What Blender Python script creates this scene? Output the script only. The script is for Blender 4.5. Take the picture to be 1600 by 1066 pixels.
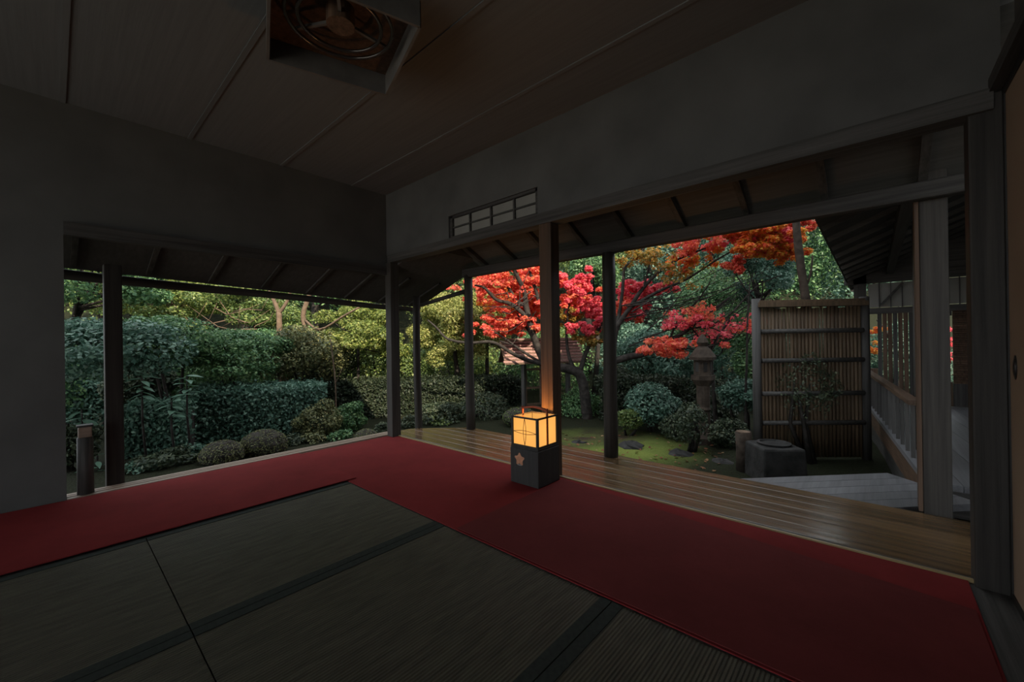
import bpy, math, random
import numpy as np
from mathutils import Vector, Matrix

random.seed(7)
rng = np.random.default_rng(7)
for o in list(bpy.data.objects):
    bpy.data.objects.remove(o, do_unlink=True)
S = bpy.context.scene
COL = S.collection

# ------------------------------------------------------------------ camera
CAM_H = 0.91
F, YAW, PITCH, ROLL = 635.97, 0.72576, 0.001653, -0.015173
def cam_axes():
    f = np.array([math.cos(PITCH)*math.cos(YAW), math.cos(PITCH)*math.sin(YAW), math.sin(PITCH)])
    r = np.array([math.sin(YAW), -math.cos(YAW), 0.0]); u = np.cross(r, f)
    r2 = math.cos(ROLL)*r + math.sin(ROLL)*u
    u2 = -math.sin(ROLL)*r + math.cos(ROLL)*u
    return r2, u2, f
CR, CU, CF = cam_axes()
cam_data = bpy.data.cameras.new('camera'); cam = bpy.data.objects.new('camera', cam_data); COL.objects.link(cam)
cam_data.sensor_width = 36; cam_data.lens = F/1600*36; cam_data.clip_start = 0.02; cam_data.clip_end = 400
m = Matrix(((CR[0], CU[0], -CF[0], 0), (CR[1], CU[1], -CF[1], 0), (CR[2], CU[2], -CF[2], CAM_H), (0, 0, 0, 1)))
cam.matrix_world = m
S.camera = cam

# ------------------------------------------------------------------ sky, sun, exposure
SKY = 2.3
SUN = 10.0
w = bpy.data.worlds.new('world'); S.world = w; w.use_nodes = True
bg = w.node_tree.nodes['Background']; bg.inputs[0].default_value = (0.88, 0.95, 1.0, 1); bg.inputs[1].default_value = SKY
SUN_DIR = Vector((0.30, 0.80, -0.60)).normalized()      # the way the light travels
sl = bpy.data.lights.new('sun', 'SUN'); sl.energy = SUN; sl.angle = math.radians(0.6); sl.color = (1.0, 0.86, 0.66)
so = bpy.data.objects.new('sun', sl); COL.objects.link(so); so.rotation_euler = SUN_DIR.to_track_quat('-Z', 'Y').to_euler(); so.location = (-2, -9, 9)
S.view_settings.view_transform = 'Standard'; S.view_settings.look = 'None'
S.view_settings.gamma = 1; S.view_settings.use_curve_mapping = False
S.view_settings.exposure = 0.0

def at(u, v, d):
    """a pixel of the 1600x1066 frame at a depth d (metres along the view axis) -> world point"""
    p = (CF + CR*((u-800)/F) - CU*((v-533)/F))*d
    return np.array([p[0], p[1], p[2]+CAM_H])
def ground_at(u, v, z):
    dr = CF + CR*((u-800)/F) - CU*((v-533)/F)
    t = (z-CAM_H)/dr[2]
    return np.array([dr[0]*t, dr[1]*t, z])

# ------------------------------------------------------------------ materials
def new_mat(name):
    mt = bpy.data.materials.new(name); mt.use_nodes = True
    nt = mt.node_tree; b = nt.nodes['Principled BSDF']
    return mt, nt, b
def mat_plain(name, col, rough=0.7, spec=0.3, var=0.25, scale=6, bump=0.0):
    mt, nt, b = new_mat(name)
    tc = nt.nodes.new('ShaderNodeTexCoord'); n = nt.nodes.new('ShaderNodeTexNoise'); n.inputs['Scale'].default_value = scale; n.inputs['Detail'].default_value = 5
    nt.links.new(tc.outputs['Object'], n.inputs['Vector'])
    cr = nt.nodes.new('ShaderNodeValToRGB')
    cr.color_ramp.elements[0].position = .3; cr.color_ramp.elements[1].position = .7
    cr.color_ramp.elements[0].color = (*[c*(1-var) for c in col], 1); cr.color_ramp.elements[1].color = (*[min(1, c*(1+var)) for c in col], 1)
    nt.links.new(n.outputs['Fac'], cr.inputs['Fac']); nt.links.new(cr.outputs['Color'], b.inputs['Base Color'])
    b.inputs['Roughness'].default_value = rough; b.inputs['Specular IOR Level'].default_value = spec
    if bump:
        bp = nt.nodes.new('ShaderNodeBump'); bp.inputs['Strength'].default_value = bump; bp.inputs['Distance'].default_value = .02
        nt.links.new(n.outputs['Fac'], bp.inputs['Height']); nt.links.new(bp.outputs['Normal'], b.inputs['Normal'])
    return mt
def mat_wood(name, col, axis='Y', rough=0.6, spec=0.3, var=0.45, bump=0.25, stretch=(40, 1.2), seed=0.0):
    """grain stretched along an axis of the object's own coordinates"""
    mt, nt, b = new_mat(name)
    tc = nt.nodes.new('ShaderNodeTexCoord'); mp = nt.nodes.new('ShaderNodeMapping')
    sc = [stretch[0]]*3; sc['XYZ'.index(axis)] = stretch[1]; mp.inputs['Scale'].default_value = sc; mp.inputs['Location'].default_value = (seed, seed*.7, seed*1.3)
    nt.links.new(tc.outputs['Object'], mp.inputs['Vector'])
    oi = nt.nodes.new('ShaderNodeObjectInfo')
    ad = nt.nodes.new('ShaderNodeVectorMath'); ad.operation = 'ADD'
    ml = nt.nodes.new('ShaderNodeMath'); ml.operation = 'MULTIPLY'; ml.inputs[1].default_value = 37.0
    nt.links.new(oi.outputs['Random'], ml.inputs[0]); nt.links.new(mp.outputs[0], ad.inputs[0]); nt.links.new(ml.outputs[0], ad.inputs[1])
    n = nt.nodes.new('ShaderNodeTexNoise'); n.inputs['Scale'].default_value = 1; n.inputs['Detail'].default_value = 7; n.inputs['Roughness'].default_value = .65
    nt.links.new(ad.outputs[0], n.inputs['Vector'])
    cr = nt.nodes.new('ShaderNodeValToRGB'); cr.color_ramp.elements[0].position = .32; cr.color_ramp.elements[1].position = .68
    cr.color_ramp.elements[0].color = (*[c*(1-var) for c in col], 1); cr.color_ramp.elements[1].color = (*[min(1, c*(1+var)) for c in col], 1)
    nt.links.new(n.outputs['Fac'], cr.inputs['Fac'])
    hs = nt.nodes.new('ShaderNodeHueSaturation'); mr = nt.nodes.new('ShaderNodeMapRange'); mr.inputs[3].default_value = .8; mr.inputs[4].default_value = 1.2
    nt.links.new(oi.outputs['Random'], mr.inputs[0]); nt.links.new(mr.outputs[0], hs.inputs['Value']); nt.links.new(cr.outputs['Color'], hs.inputs['Color'])
    nt.links.new(hs.outputs['Color'], b.inputs['Base Color'])
    b.inputs['Roughness'].default_value = rough; b.inputs['Specular IOR Level'].default_value = spec
    bp = nt.nodes.new('ShaderNodeBump'); bp.inputs['Strength'].default_value = bump; bp.inputs['Distance'].default_value = .004
    nt.links.new(n.outputs['Fac'], bp.inputs['Height']); nt.links.new(bp.outputs['Normal'], b.inputs['Normal'])
    return mt
def mat_leaf(name, ramp, trans=0.3, rough=0.45, spec=0.4):
    """ramp: list of (pos, colour); every leaf carries its own random value in the face attribute v"""
    mt, nt, b = new_mat(name)
    a = nt.nodes.new('ShaderNodeAttribute'); a.attribute_name = 'v'
    cr = nt.nodes.new('ShaderNodeValToRGB'); els = cr.color_ramp.elements
    els[0].position, els[0].color = ramp[0][0], (*ramp[0][1], 1)
    els[1].position, els[1].color = ramp[-1][0], (*ramp[-1][1], 1)
    for p, c in ramp[1:-1]:
        e = els.new(p); e.color = (*c, 1)
    nt.links.new(a.outputs['Fac'], cr.inputs['Fac']); nt.links.new(cr.outputs['Color'], b.inputs['Base Color'])
    b.inputs['Roughness'].default_value = rough; b.inputs['Specular IOR Level'].default_value = spec
    tr = nt.nodes.new('ShaderNodeBsdfTranslucent'); nt.links.new(cr.outputs['Color'], tr.inputs['Color'])
    mx = nt.nodes.new('ShaderNodeMixShader'); mx.inputs[0].default_value = trans
    nt.links.new(b.outputs[0], mx.inputs[1]); nt.links.new(tr.outputs[0], mx.inputs[2])
    nt.links.new(mx.outputs[0], nt.nodes['Material Output'].inputs['Surface'])
    return mt

M = {}
M['darkwood'] = mat_wood('dark_wood', (.062, .058, .055), 'Z', .62, .25, seed=1)
M['darkwood_y'] = mat_wood('dark_wood_y', (.062, .058, .055), 'Y', .62, .25, seed=2)
M['darkwood_x'] = mat_wood('dark_wood_x', (.062, .058, .055), 'X', .62, .25, seed=3)
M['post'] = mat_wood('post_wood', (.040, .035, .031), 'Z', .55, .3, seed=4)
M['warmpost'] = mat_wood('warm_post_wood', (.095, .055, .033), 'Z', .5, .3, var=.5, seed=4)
M['ceiling'] = mat_wood('ceiling_wood', (.132, .140, .145), 'Y', .75, .2, var=.10, seed=5)
M['roofboard'] = mat_wood('roof_board', (.085, .083, .08), 'Y', .8, .15, var=.18, seed=6)
M['veranda'] = mat_wood('veranda_wood', (.14, .085, .043), 'Y', .19, .8, var=.4, bump=.35, stretch=(28, .9), seed=7)
M['greydeck'] = mat_wood('weathered_deck', (.15, .15, .16), 'X', .38, .5, var=.3, bump=.35, stretch=(28, .9), seed=8)
M['sill'] = mat_wood('sill_wood', (.30, .22, .17), 'X', .45, .35, var=.35, seed=9)
M['gold'] = mat_wood('threshold_wood', (.42, .31, .15), 'Y', .4, .4, var=.25, seed=10)
M['plaster'] = mat_plain('dark_plaster', (.115, .113, .11), .9, .1, .15, 3, .1)
M['earth'] = mat_plain('earth_plaster', (.10, .098, .095), .9, .1, .12, 3, .1)
M['paleplaster'] = mat_plain('pale_plaster', (.55, .52, .46), .9, .1, .1, 3)
M['fusuma'] = mat_plain('fusuma_paper', (.30, .215, .155), .8, .15, .12, 2)
M['black'] = mat_plain('black_lacquer', (.02, .018, .017), .45, .4, .2, 10)
M['lacquer'] = mat_wood('lantern_lacquer', (.042, .040, .039), 'Z', .55, .25, var=.2, bump=.05, seed=11)
M['redwood'] = mat_wood('handle_wood', (.20, .055, .03), 'X', .4, .4, seed=12)
M['cutout_lit'] = mat_plain('flower_cutout_lit', (.55, .26, .15), .5, .3, .25, 40)  # brown imitates the lit veranda showing through the cut-out
M['whitepaint'] = mat_plain('white_paint', (.5, .48, .45), .6, .2, .2, 60)
M['tatami'] = None
M['bark'] = mat_plain('bark', (.030, .026, .023), .9, .15, .5, 14, .9)
M['palebark'] = mat_plain('pale_bark', (.115, .08, .056), .85, .15, .3, 12, .7)
M['stone'] = mat_plain('stone', (.028, .027, .026), .85, .2, .45, 9, .8)
M['brownstone'] = mat_plain('brown_stone', (.045, .033, .025), .85, .2, .4, 12, .8)
M['bamboo'] = mat_wood('bamboo_slat', (.10, .066, .04), 'Z', .55, .3, var=.4, seed=13)
M['brownboard'] = mat_wood('brown_board', (.10, .062, .042), 'Z', .65, .25, seed=14)
M['fascia'] = mat_wood('fascia_board', (.09, .055, .036), 'X', .65, .25, seed=15)
M['shingle'] = mat_wood('gate_batten', (.30, .17, .15), 'X', .6, .3, seed=16)
M['paper'] = mat_plain('shoji_paper', (.26, .25, .23), .9, .1, .08, 4)
M['greyslat'] = mat_plain('grey_slat', (.42, .42, .40), .7, .2, .2, 20)
M['shade'] = mat_plain('lamp_shade_wood', (.13, .125, .12), .6, .3, .2, 10)
M['ring'] = mat_plain('lamp_ring', (.03, .026, .024), .18, .8, .1, 20)
M['metal'] = mat_plain('lamp_metal', (.25, .24, .23), .3, .6, .1, 20)

def build_tatami_mat():
    mt, nt, b = new_mat('tatami')
    tc = nt.nodes.new('ShaderNodeTexCoord')
    wv = nt.nodes.new('ShaderNodeTexWave'); wv.wave_type = 'BANDS'; wv.bands_direction = 'Y'
    wv.inputs['Scale'].default_value = 28; wv.inputs['Distortion'].default_value = .6; wv.inputs['Detail'].default_value = 2; wv.inputs['Detail Scale'].default_value = 6
    nt.links.new(tc.outputs['Object'], wv.inputs['Vector'])
    n = nt.nodes.new('ShaderNodeTexNoise'); n.inputs['Scale'].default_value = 3.5; n.inputs['Detail'].default_value = 6
    mp = nt.nodes.new('ShaderNodeMapping'); mp.inputs['Scale'].default_value = (2, 14, 1)
    nt.links.new(tc.outputs['Object'], mp.inputs[0]); nt.links.new(mp.outputs[0], n.inputs['Vector'])
    cr = nt.nodes.new('ShaderNodeValToRGB'); cr.color_ramp.elements[0].position = .35; cr.color_ramp.elements[1].position = .7
    cr.color_ramp.elements[0].color = (.072, .065, .050, 1); cr.color_ramp.elements[1].color = (.12, .108, .078, 1)
    nt.links.new(n.outputs['Fac'], cr.inputs['Fac'])
    nt.links.new(cr.outputs['Color'], b.inputs['Base Color'])
    b.inputs['Roughness'].default_value = .65; b.inputs['Specular IOR Level'].default_value = .25
    bp = nt.nodes.new('ShaderNodeBump'); bp.inputs['Strength'].default_value = .8; bp.inputs['Distance'].default_value = .004
    nt.links.new(wv.outputs['Fac'], bp.inputs['Height']); nt.links.new(bp.outputs['Normal'], b.inputs['Normal'])
    return mt
M['tatami'] = build_tatami_mat()
M['heri'] = mat_plain('tatami_border', (.036, .042, .038), .8, .15, .2, 60)
def felt(name, col):
    mt, nt, b = new_mat(name)
    tc = nt.nodes.new('ShaderNodeTexCoord'); n = nt.nodes.new('ShaderNodeTexNoise'); n.inputs['Scale'].default_value = 2.2; n.inputs['Detail'].default_value = 8; n.inputs['Roughness'].default_value = .7
    nt.links.new(tc.outputs['Object'], n.inputs['Vector'])
    cr = nt.nodes.new('ShaderNodeValToRGB'); cr.color_ramp.elements[0].position = .3; cr.color_ramp.elements[1].position = .75
    cr.color_ramp.elements[0].color = (*[c*.8 for c in col], 1); cr.color_ramp.elements[1].color = (*[c*1.15 for c in col], 1)
    nt.links.new(n.outputs['Fac'], cr.inputs['Fac']); nt.links.new(cr.outputs['Color'], b.inputs['Base Color'])
    b.inputs['Roughness'].default_value = .95; b.inputs['Specular IOR Level'].default_value = .1
    f = nt.nodes.new('ShaderNodeTexNoise'); f.inputs['Scale'].default_value = 350
    nt.links.new(tc.outputs['Object'], f.inputs['Vector'])
    bp = nt.nodes.new('ShaderNodeBump'); bp.inputs['Strength'].default_value = .3; bp.inputs['Distance'].default_value = .002
    nt.links.new(f.outputs['Fac'], bp.inputs['Height']); nt.links.new(bp.outputs['Normal'], b.inputs['Normal'])
    return mt
M['felt'] = felt('red_felt', (.155, .030, .030))
M['felt2'] = felt('red_felt_bright', (.22, .027, .028))

def lantern_paper():
    mt, nt, b = new_mat('lantern_paper')
    tc = nt.nodes.new('ShaderNodeTexCoord'); n = nt.nodes.new('ShaderNodeTexNoise'); n.inputs['Scale'].default_value = 30; n.inputs['Detail'].default_value = 6
    nt.links.new(tc.outputs['Object'], n.inputs['Vector'])
    cr = nt.nodes.new('ShaderNodeValToRGB'); cr.color_ramp.elements[0].color = (.095, .085, .065, 1); cr.color_ramp.elements[1].color = (.12, .108, .085, 1)
    nt.links.new(n.outputs['Fac'], cr.inputs['Fac'])
    tr = nt.nodes.new('ShaderNodeBsdfTranslucent'); nt.links.new(cr.outputs['Color'], tr.inputs['Color'])
    em = nt.nodes.new('ShaderNodeEmission'); em.inputs['Color'].default_value = (1, .47, .11, 1); em.inputs['Strength'].default_value = .80
    ad = nt.nodes.new('ShaderNodeAddShader'); nt.links.new(tr.outputs[0], ad.inputs[0]); nt.links.new(em.outputs[0], ad.inputs[1])
    nt.links.new(ad.outputs[0], nt.nodes['Material Output'].inputs['Surface'])
    return mt
M['lantern_paper'] = lantern_paper()

def moss_mat():
    mt, nt, b = new_mat('moss_ground')
    tc = nt.nodes.new('ShaderNodeTexCoord')
    n = nt.nodes.new('ShaderNodeTexNoise'); n.inputs['Scale'].default_value = 1.1; n.inputs['Detail'].default_value = 7
    nt.links.new(tc.outputs['Object'], n.inputs['Vector'])
    cr = nt.nodes.new('ShaderNodeValToRGB'); e = cr.color_ramp.elements
    e[0].position = .36; e[0].color = (.045, .032, .022, 1); e[1].position = .52; e[1].color = (.10, .13, .03, 1)
    x = e.new(.70); x.color = (.17, .20, .045, 1)
    n2 = nt.nodes.new('ShaderNodeTexNoise'); n2.inputs['Scale'].default_value = 45; n2.inputs['Detail'].default_value = 6
    nt.links.new(tc.outputs['Object'], n2.inputs['Vector'])
    nt.links.new(n.outputs['Fac'], cr.inputs['Fac'])
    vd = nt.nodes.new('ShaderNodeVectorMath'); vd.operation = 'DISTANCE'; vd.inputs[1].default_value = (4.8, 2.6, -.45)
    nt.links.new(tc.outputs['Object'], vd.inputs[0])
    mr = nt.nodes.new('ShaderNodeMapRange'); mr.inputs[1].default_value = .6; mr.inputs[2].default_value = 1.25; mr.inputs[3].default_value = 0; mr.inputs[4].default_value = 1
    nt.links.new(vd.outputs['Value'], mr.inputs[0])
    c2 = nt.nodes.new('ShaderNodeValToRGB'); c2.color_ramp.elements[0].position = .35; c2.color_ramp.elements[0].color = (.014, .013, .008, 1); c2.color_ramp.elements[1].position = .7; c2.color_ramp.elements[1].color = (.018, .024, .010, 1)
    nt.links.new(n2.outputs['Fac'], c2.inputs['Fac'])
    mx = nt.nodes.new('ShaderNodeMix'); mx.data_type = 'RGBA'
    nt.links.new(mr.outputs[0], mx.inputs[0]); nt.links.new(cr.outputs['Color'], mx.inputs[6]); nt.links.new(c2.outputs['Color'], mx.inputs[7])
    nt.links.new(mx.outputs[2], b.inputs['Base Color'])
    b.inputs['Roughness'].default_value = .95; b.inputs['Specular IOR Level'].default_value = .1
    bp = nt.nodes.new('ShaderNodeBump'); bp.inputs['Strength'].default_value = 1; bp.inputs['Distance'].default_value = .03
    nt.links.new(n2.outputs['Fac'], bp.inputs['Height']); nt.links.new(bp.outputs['Normal'], b.inputs['Normal'])
    return mt
M['moss'] = moss_mat()

M['leaf_deep'] = mat_leaf('leaf_deep_green', [(0, (0.042, 0.104, 0.047)), (.6, (0.094, 0.195, 0.078)), (1, (0.208, 0.325, 0.130))], .3, .45, .32)
M['leaf_shaded'] = mat_leaf('leaf_shaded_hedge', [(0, (.012, .020, .011)), (.6, (.022, .033, .017)), (1, (.042, .052, .028))], .15, .5, .22)  # hedge green darkened to imitate shade on the leaves
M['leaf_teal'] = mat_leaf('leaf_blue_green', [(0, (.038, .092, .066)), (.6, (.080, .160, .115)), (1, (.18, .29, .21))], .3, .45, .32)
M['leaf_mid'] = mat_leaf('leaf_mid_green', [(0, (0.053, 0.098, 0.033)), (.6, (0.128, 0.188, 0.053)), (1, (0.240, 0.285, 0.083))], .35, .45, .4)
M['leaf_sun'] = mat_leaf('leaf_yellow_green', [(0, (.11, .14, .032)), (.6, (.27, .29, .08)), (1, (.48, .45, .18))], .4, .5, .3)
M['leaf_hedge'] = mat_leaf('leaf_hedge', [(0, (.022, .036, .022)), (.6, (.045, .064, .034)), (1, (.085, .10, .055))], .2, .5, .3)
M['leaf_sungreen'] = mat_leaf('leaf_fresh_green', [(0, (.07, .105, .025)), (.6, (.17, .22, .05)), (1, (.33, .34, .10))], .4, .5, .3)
M['leaf_olive'] = mat_leaf('leaf_olive', [(0, (0.058, 0.069, 0.033)), (.6, (0.123, 0.135, 0.053)), (1, (0.215, 0.198, 0.083))], .2, .55, .3)
M['maple_red'] = mat_leaf('maple_red', [(0, (.60, .07, .06)), (.45, (.80, .15, .115)), (.8, (.84, .24, .12)), (1, (.80, .36, .14))], .5, .5, .3)
M['maple_pink'] = mat_leaf('maple_pink', [(0, (.58, .05, .09)), (.6, (.82, .12, .17)), (1, (.86, .25, .22))], .5, .5, .3)
M['maple_orange'] = mat_leaf('maple_orange', [(0, (.72, .10, .08)), (.35, (.82, .22, .06)), (.7, (.82, .40, .06)), (1, (.66, .48, .08))], .5, .5, .3)
M['maple_green'] = mat_leaf('maple_turning', [(0, (.10, .10, .02)), (.5, (.26, .17, .03)), (1, (.45, .20, .04))], .45, .5, .3)
M['fallen'] = mat_leaf('fallen_leaf', [(0, (0.088, 0.028, 0.017)), (.6, (0.165, 0.066, 0.028)), (1, (0.248, 0.165, 0.088))], .1, .7, .2)

# ------------------------------------------------------------------ mesh helpers
class MB:
    def __init__(s): s.v = []; s.f = []
    def add(s, vs, fs):
        k = len(s.v); s.v += [tuple(float(c) for c in p) for p in vs]; s.f += [tuple(i+k for i in f) for f in fs]
    def box(s, x0, x1, y0, y1, z0, z1):
        s.add([(x0, y0, z0), (x1, y0, z0), (x1, y1, z0), (x0, y1, z0), (x0, y0, z1), (x1, y0, z1), (x1, y1, z1), (x0, y1, z1)],
              [(0, 3, 2, 1), (4, 5, 6, 7), (0, 1, 5, 4), (1, 2, 6, 5), (2, 3, 7, 6), (3, 0, 4, 7)])
    def hexa(s, p):   # 8 corner points, bottom 4 then top 4
        s.add(p, [(0, 3, 2, 1), (4, 5, 6, 7), (0, 1, 5, 4), (1, 2, 6, 5), (2, 3, 7, 6), (3, 0, 4, 7)])
    def bar(s, a, b, wx, wz):  # rectangular bar between two points
        a = Vector(a); b = Vector(b); d = (b-a).normalized()
        up = Vector((0, 0, 1)) if abs(d.z) < .9 else Vector((0, 1, 0))
        r = d.cross(up).normalized()*wx/2; u = r.cross(d).normalized()*wz/2
        s.hexa([a-r-u, a+r-u, b+r-u, b-r-u, a-r+u, a+r+u, b+r+u, b-r+u])
    def tube(s, pts, rad, n=8, wob=0.0, caps=True):
        pts = [Vector(p) for p in pts]; k = len(pts)
        if not hasattr(rad, '__len__'): rad = [rad]*k
        ref = Vector((.31, .17, .93)); rings = []
        vs = []
        for i, p in enumerate(pts):
            t = (pts[min(i+1, k-1)]-pts[max(i-1, 0)]).normalized()
            a = t.cross(ref)
            if a.length < 1e-3: a = t.cross(Vector((1, 0, 0)))
            a.normalize(); b = t.cross(a)
            for j in range(n):
                th = 2*math.pi*j/n; rr = rad[i]*(1+wob*random.uniform(-1, 1))
                vs.append(p + a*math.cos(th)*rr + b*math.sin(th)*rr)
        fs = []
        for i in range(k-1):
            for j in range(n):
                fs.append((i*n+j, i*n+(j+1) % n, (i+1)*n+(j+1) % n, (i+1)*n+j))
        if caps:
            fs.append(tuple(range(n))[::-1]); fs.append(tuple((k-1)*n+j for j in range(n)))
        s.add(vs, fs)
    def prism(s, poly, z0, z1):
        n = len(poly)
        s.add([(x, y, z0) for x, y in poly]+[(x, y, z1) for x, y in poly],
              [tuple(range(n))[::-1], tuple(range(n, 2*n))]+[(i, (i+1) % n, n+(i+1) % n, n+i) for i in range(n)])
    def lathe(s, prof, c=(0, 0, 0), n=16, sq=0.0):
        vs = []; k = len(prof)
        for r, z in prof:
            for j in range(n):
                th = 2*math.pi*j/n
                vs.append((c[0]+r*math.cos(th), c[1]+r*math.sin(th), c[2]+z))
        fs = [(i*n+j, i*n+(j+1) % n, (i+1)*n+(j+1) % n, (i+1)*n+j) for i in range(k-1) for j in range(n)]
        fs += [tuple(range(n))[::-1], tuple((k-1)*n+j for j in range(n))]
        s.add(vs, fs)
    def build(s, name, mat, parent=None, origin=None, smooth=False, bevel=0.0):
        o0 = Vector(origin) if origin is not None else Vector((0, 0, 0))
        me = bpy.data.meshes.new(name)
        me.from_pydata([tuple(Vector(v)-o0) for v in s.v], [], s.f); me.materials.append(mat if not isinstance(mat, str) else M[mat]); me.update()
        o = bpy.data.objects.new(name, me); COL.objects.link(o); o.location = o0
        if smooth:
            me.polygons.foreach_set('use_smooth', [True]*len(me.polygons))
        if bevel:
            b = o.modifiers.new('bevel', 'BEVEL'); b.width = bevel; b.segments = 2; b.limit_method = 'ANGLE'
        if parent is not None:
            o.parent = parent; o.location = o0 - parent.location
        return o
def tag(o, label, cat, group=None, kind=None):
    o['label'] = label; o['category'] = cat
    if group: o['group'] = group
    if kind: o['kind'] = kind
    return o
def structure(o, label=None):
    o['kind'] = 'structure'
    if label: o['label'] = label
    return o
def empty(name, loc, label=None, cat=None, group=None):
    o = bpy.data.objects.new(name, None); COL.objects.link(o); o.location = tuple(float(c) for c in loc); o.empty_display_size = .1
    if label: tag(o, label, cat, group)
    return o
def part(o, label):
    o['label'] = label; return o

# ---- leaves
LEAF4 = (np.array([(0, -.5, 0), (.27, 0, .07), (0, .5, 0), (-.27, 0, .07)]), [(0, 1, 2), (0, 2, 3)])
def star_leaf():
    """palmate leaf: one long and two side lobes, each a kite of two triangles"""
    v = [(0, -.12, .02)]; f = []
    for a, L in ((90, .62), (28, .52), (152, .52)):
        k = len(v); ca, sa = math.cos(math.radians(a)), math.sin(math.radians(a))
        m_ = (.42*L*ca, .42*L*sa); w_ = .17
        v += [(m_[0]+sa*w_, m_[1]-ca*w_, 0), (L*ca, L*sa, -.05), (m_[0]-sa*w_, m_[1]+ca*w_, 0)]
        f += [(0, k, k+1), (0, k+1, k+2)]
    return np.array(v), f
STAR = star_leaf()
def leaf_mesh(name, pos, nrm, size, mat, template=LEAF4, parent=None, vary=.35, origin=None, vals=None):
    n = len(pos); T, F_ = template; k = len(T); nf = len(F_)
    nrm = nrm/np.linalg.norm(nrm, axis=1, keepdims=True)
    rv = rng.normal(size=(n, 3)); t = np.cross(nrm, rv); t /= np.linalg.norm(t, axis=1, keepdims=True); b = np.cross(nrm, t)
    s = size*(1+vary*rng.uniform(-1, 1, n))
    V = pos[:, None, :] + s[:, None, None]*(T[None, :, 0:1]*t[:, None, :] + T[None, :, 1:2]*b[:, None, :] + T[None, :, 2:3]*nrm[:, None, :])
    if origin is None: origin = pos.mean(0)
    origin = np.array(origin, float)
    V = V - origin
    idx = (np.arange(n)[:, None, None]*k + np.array(F_)[None]).reshape(-1)
    me = bpy.data.meshes.new(name)
    me.vertices.add(n*k); me.vertices.foreach_set('co', V.reshape(-1).astype(np.float32))
    me.loops.add(len(idx)); me.loops.foreach_set('vertex_index', idx.astype(np.int32))
    me.polygons.add(n*nf); me.polygons.foreach_set('loop_start', np.arange(0, n*nf*3, 3, dtype=np.int32)); me.polygons.foreach_set('loop_total', np.full(n*nf, 3, np.int32))
    at_ = me.attributes.new('v', 'FLOAT', 'FACE')
    vv = rng.uniform(0, 1, n) if vals is None else vals
    at_.data.foreach_set('value', np.repeat(vv, nf).astype(np.float32))
    me.materials.append(M[mat]); me.update(); me.validate()
    o = bpy.data.objects.new(name, me); COL.objects.link(o); o.location = origin
    if parent is not None:
        o.parent = parent; o.location = Vector(origin)-parent.location
    o['kind'] = 'stuff'
    return o
def ell_points(c, r, n, shell=.55, up=.5, jitter=.7, lower=-.9):
    """points in the outer shell of an ellipsoid with leaf normals turned outward and up"""
    d = rng.normal(size=(int(n*1.6)+4, 3)); d /= np.linalg.norm(d, axis=1, keepdims=True); d = d[d[:, 2] > lower][:n]
    rad = (shell**3 + (1-shell**3)*rng.uniform(0, 1, len(d)))**(1/3)
    p = np.array(c) + d*rad[:, None]*np.array(r)
    nr = d/np.array(r); nr /= np.linalg.norm(nr, axis=1, keepdims=True)
    nr = nr + np.array([0, 0, up]) + jitter*rng.normal(size=d.shape)
    return p, nr
VR, VU, VF = CR, CU, CF
def pix_ell(u, v, d, ru, rv, k=.8):
    c = at(u, v, d); return c, (ru*d/F, ru*d/F*k if False else ru*d/F*k, rv*d/F)

def crown(clumps, n_total, **kw):
    P = []; N = []
    area = np.array([r[0]*r[2]+r[0]*r[1] for c, r in clumps]); cnt = np.maximum(6, (area/area.sum()*n_total).astype(int))
    for (c, r), n in zip(clumps, cnt):
        p, nr = ell_points(c, r, n, **kw); P.append(p); N.append(nr)
    return np.concatenate(P), np.concatenate(N)
def sub_clumps(c, r, n, frac=.36, flat=.75, squash=True):
    """break an ellipsoid crown into smaller clumps lying on it"""
    out = []
    for i in range(n):
        d = rng.normal(size=3); d /= np.linalg.norm(d)
        if d[2] < -.6: d[2] *= -1
        q = np.array(c)+d*np.array(r)*rng.uniform(.45, .85)
        s = frac*rng.uniform(.7, 1.25)
        out.append((q, (r[0]*s, r[1]*s, max(r[2]*s*flat, .05))))
    return out
SHADE_HALL_Z = 8.0
GROUND_Z = -.45
def ground_z(x, y):
    d = .748*x+.664*y
    z = GROUND_Z + .05*math.sin(1.3*x+.5)*math.cos(1.1*y) * min(1, max(0, (d-3.6)/1.5))
    return z + max(0, d-11.5)**1.25*.34

# ================================================================== STRUCTURE
# ground
def terrain():
    xs = np.linspace(-30, 44, 112); ys = np.linspace(-30, 44, 112)
    mb = MB(); nx = len(xs)
    vs = [(x, y, ground_z(x, y)) for y in ys for x in xs]
    fs = [(j*nx+i, j*nx+i+1, (j+1)*nx+i+1, (j+1)*nx+i) for j in range(len(ys)-1) for i in range(nx-1)]
    mb.add(vs, fs); o = mb.build('ground', 'moss', smooth=True)
    return structure(o, 'mossy garden ground rising towards the back')
terrain()

M['gravel'] = mat_plain('bounce_gravel_white', (.50, .48, .44), .95, .1, .15, 60, .6)
mb = MB(); mb.box(-16, -3.4, -9, 12, GROUND_Z-.1, GROUND_Z+.06)  # added out of view to bounce sunlight up to the ceiling
structure(mb.build('bounce_gravel', 'gravel'), 'pale gravel added unseen behind the room to bounce light in')
X_IN, X_OUT = 2.235, 2.97        # room line and veranda edge on the maple side
Y_IN = 3.595                     # sill line on the hedge side
Y_R = -.345                      # sliding-panel wall
X_B = -2.7                       # back of the room
CEIL = 2.38

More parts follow.
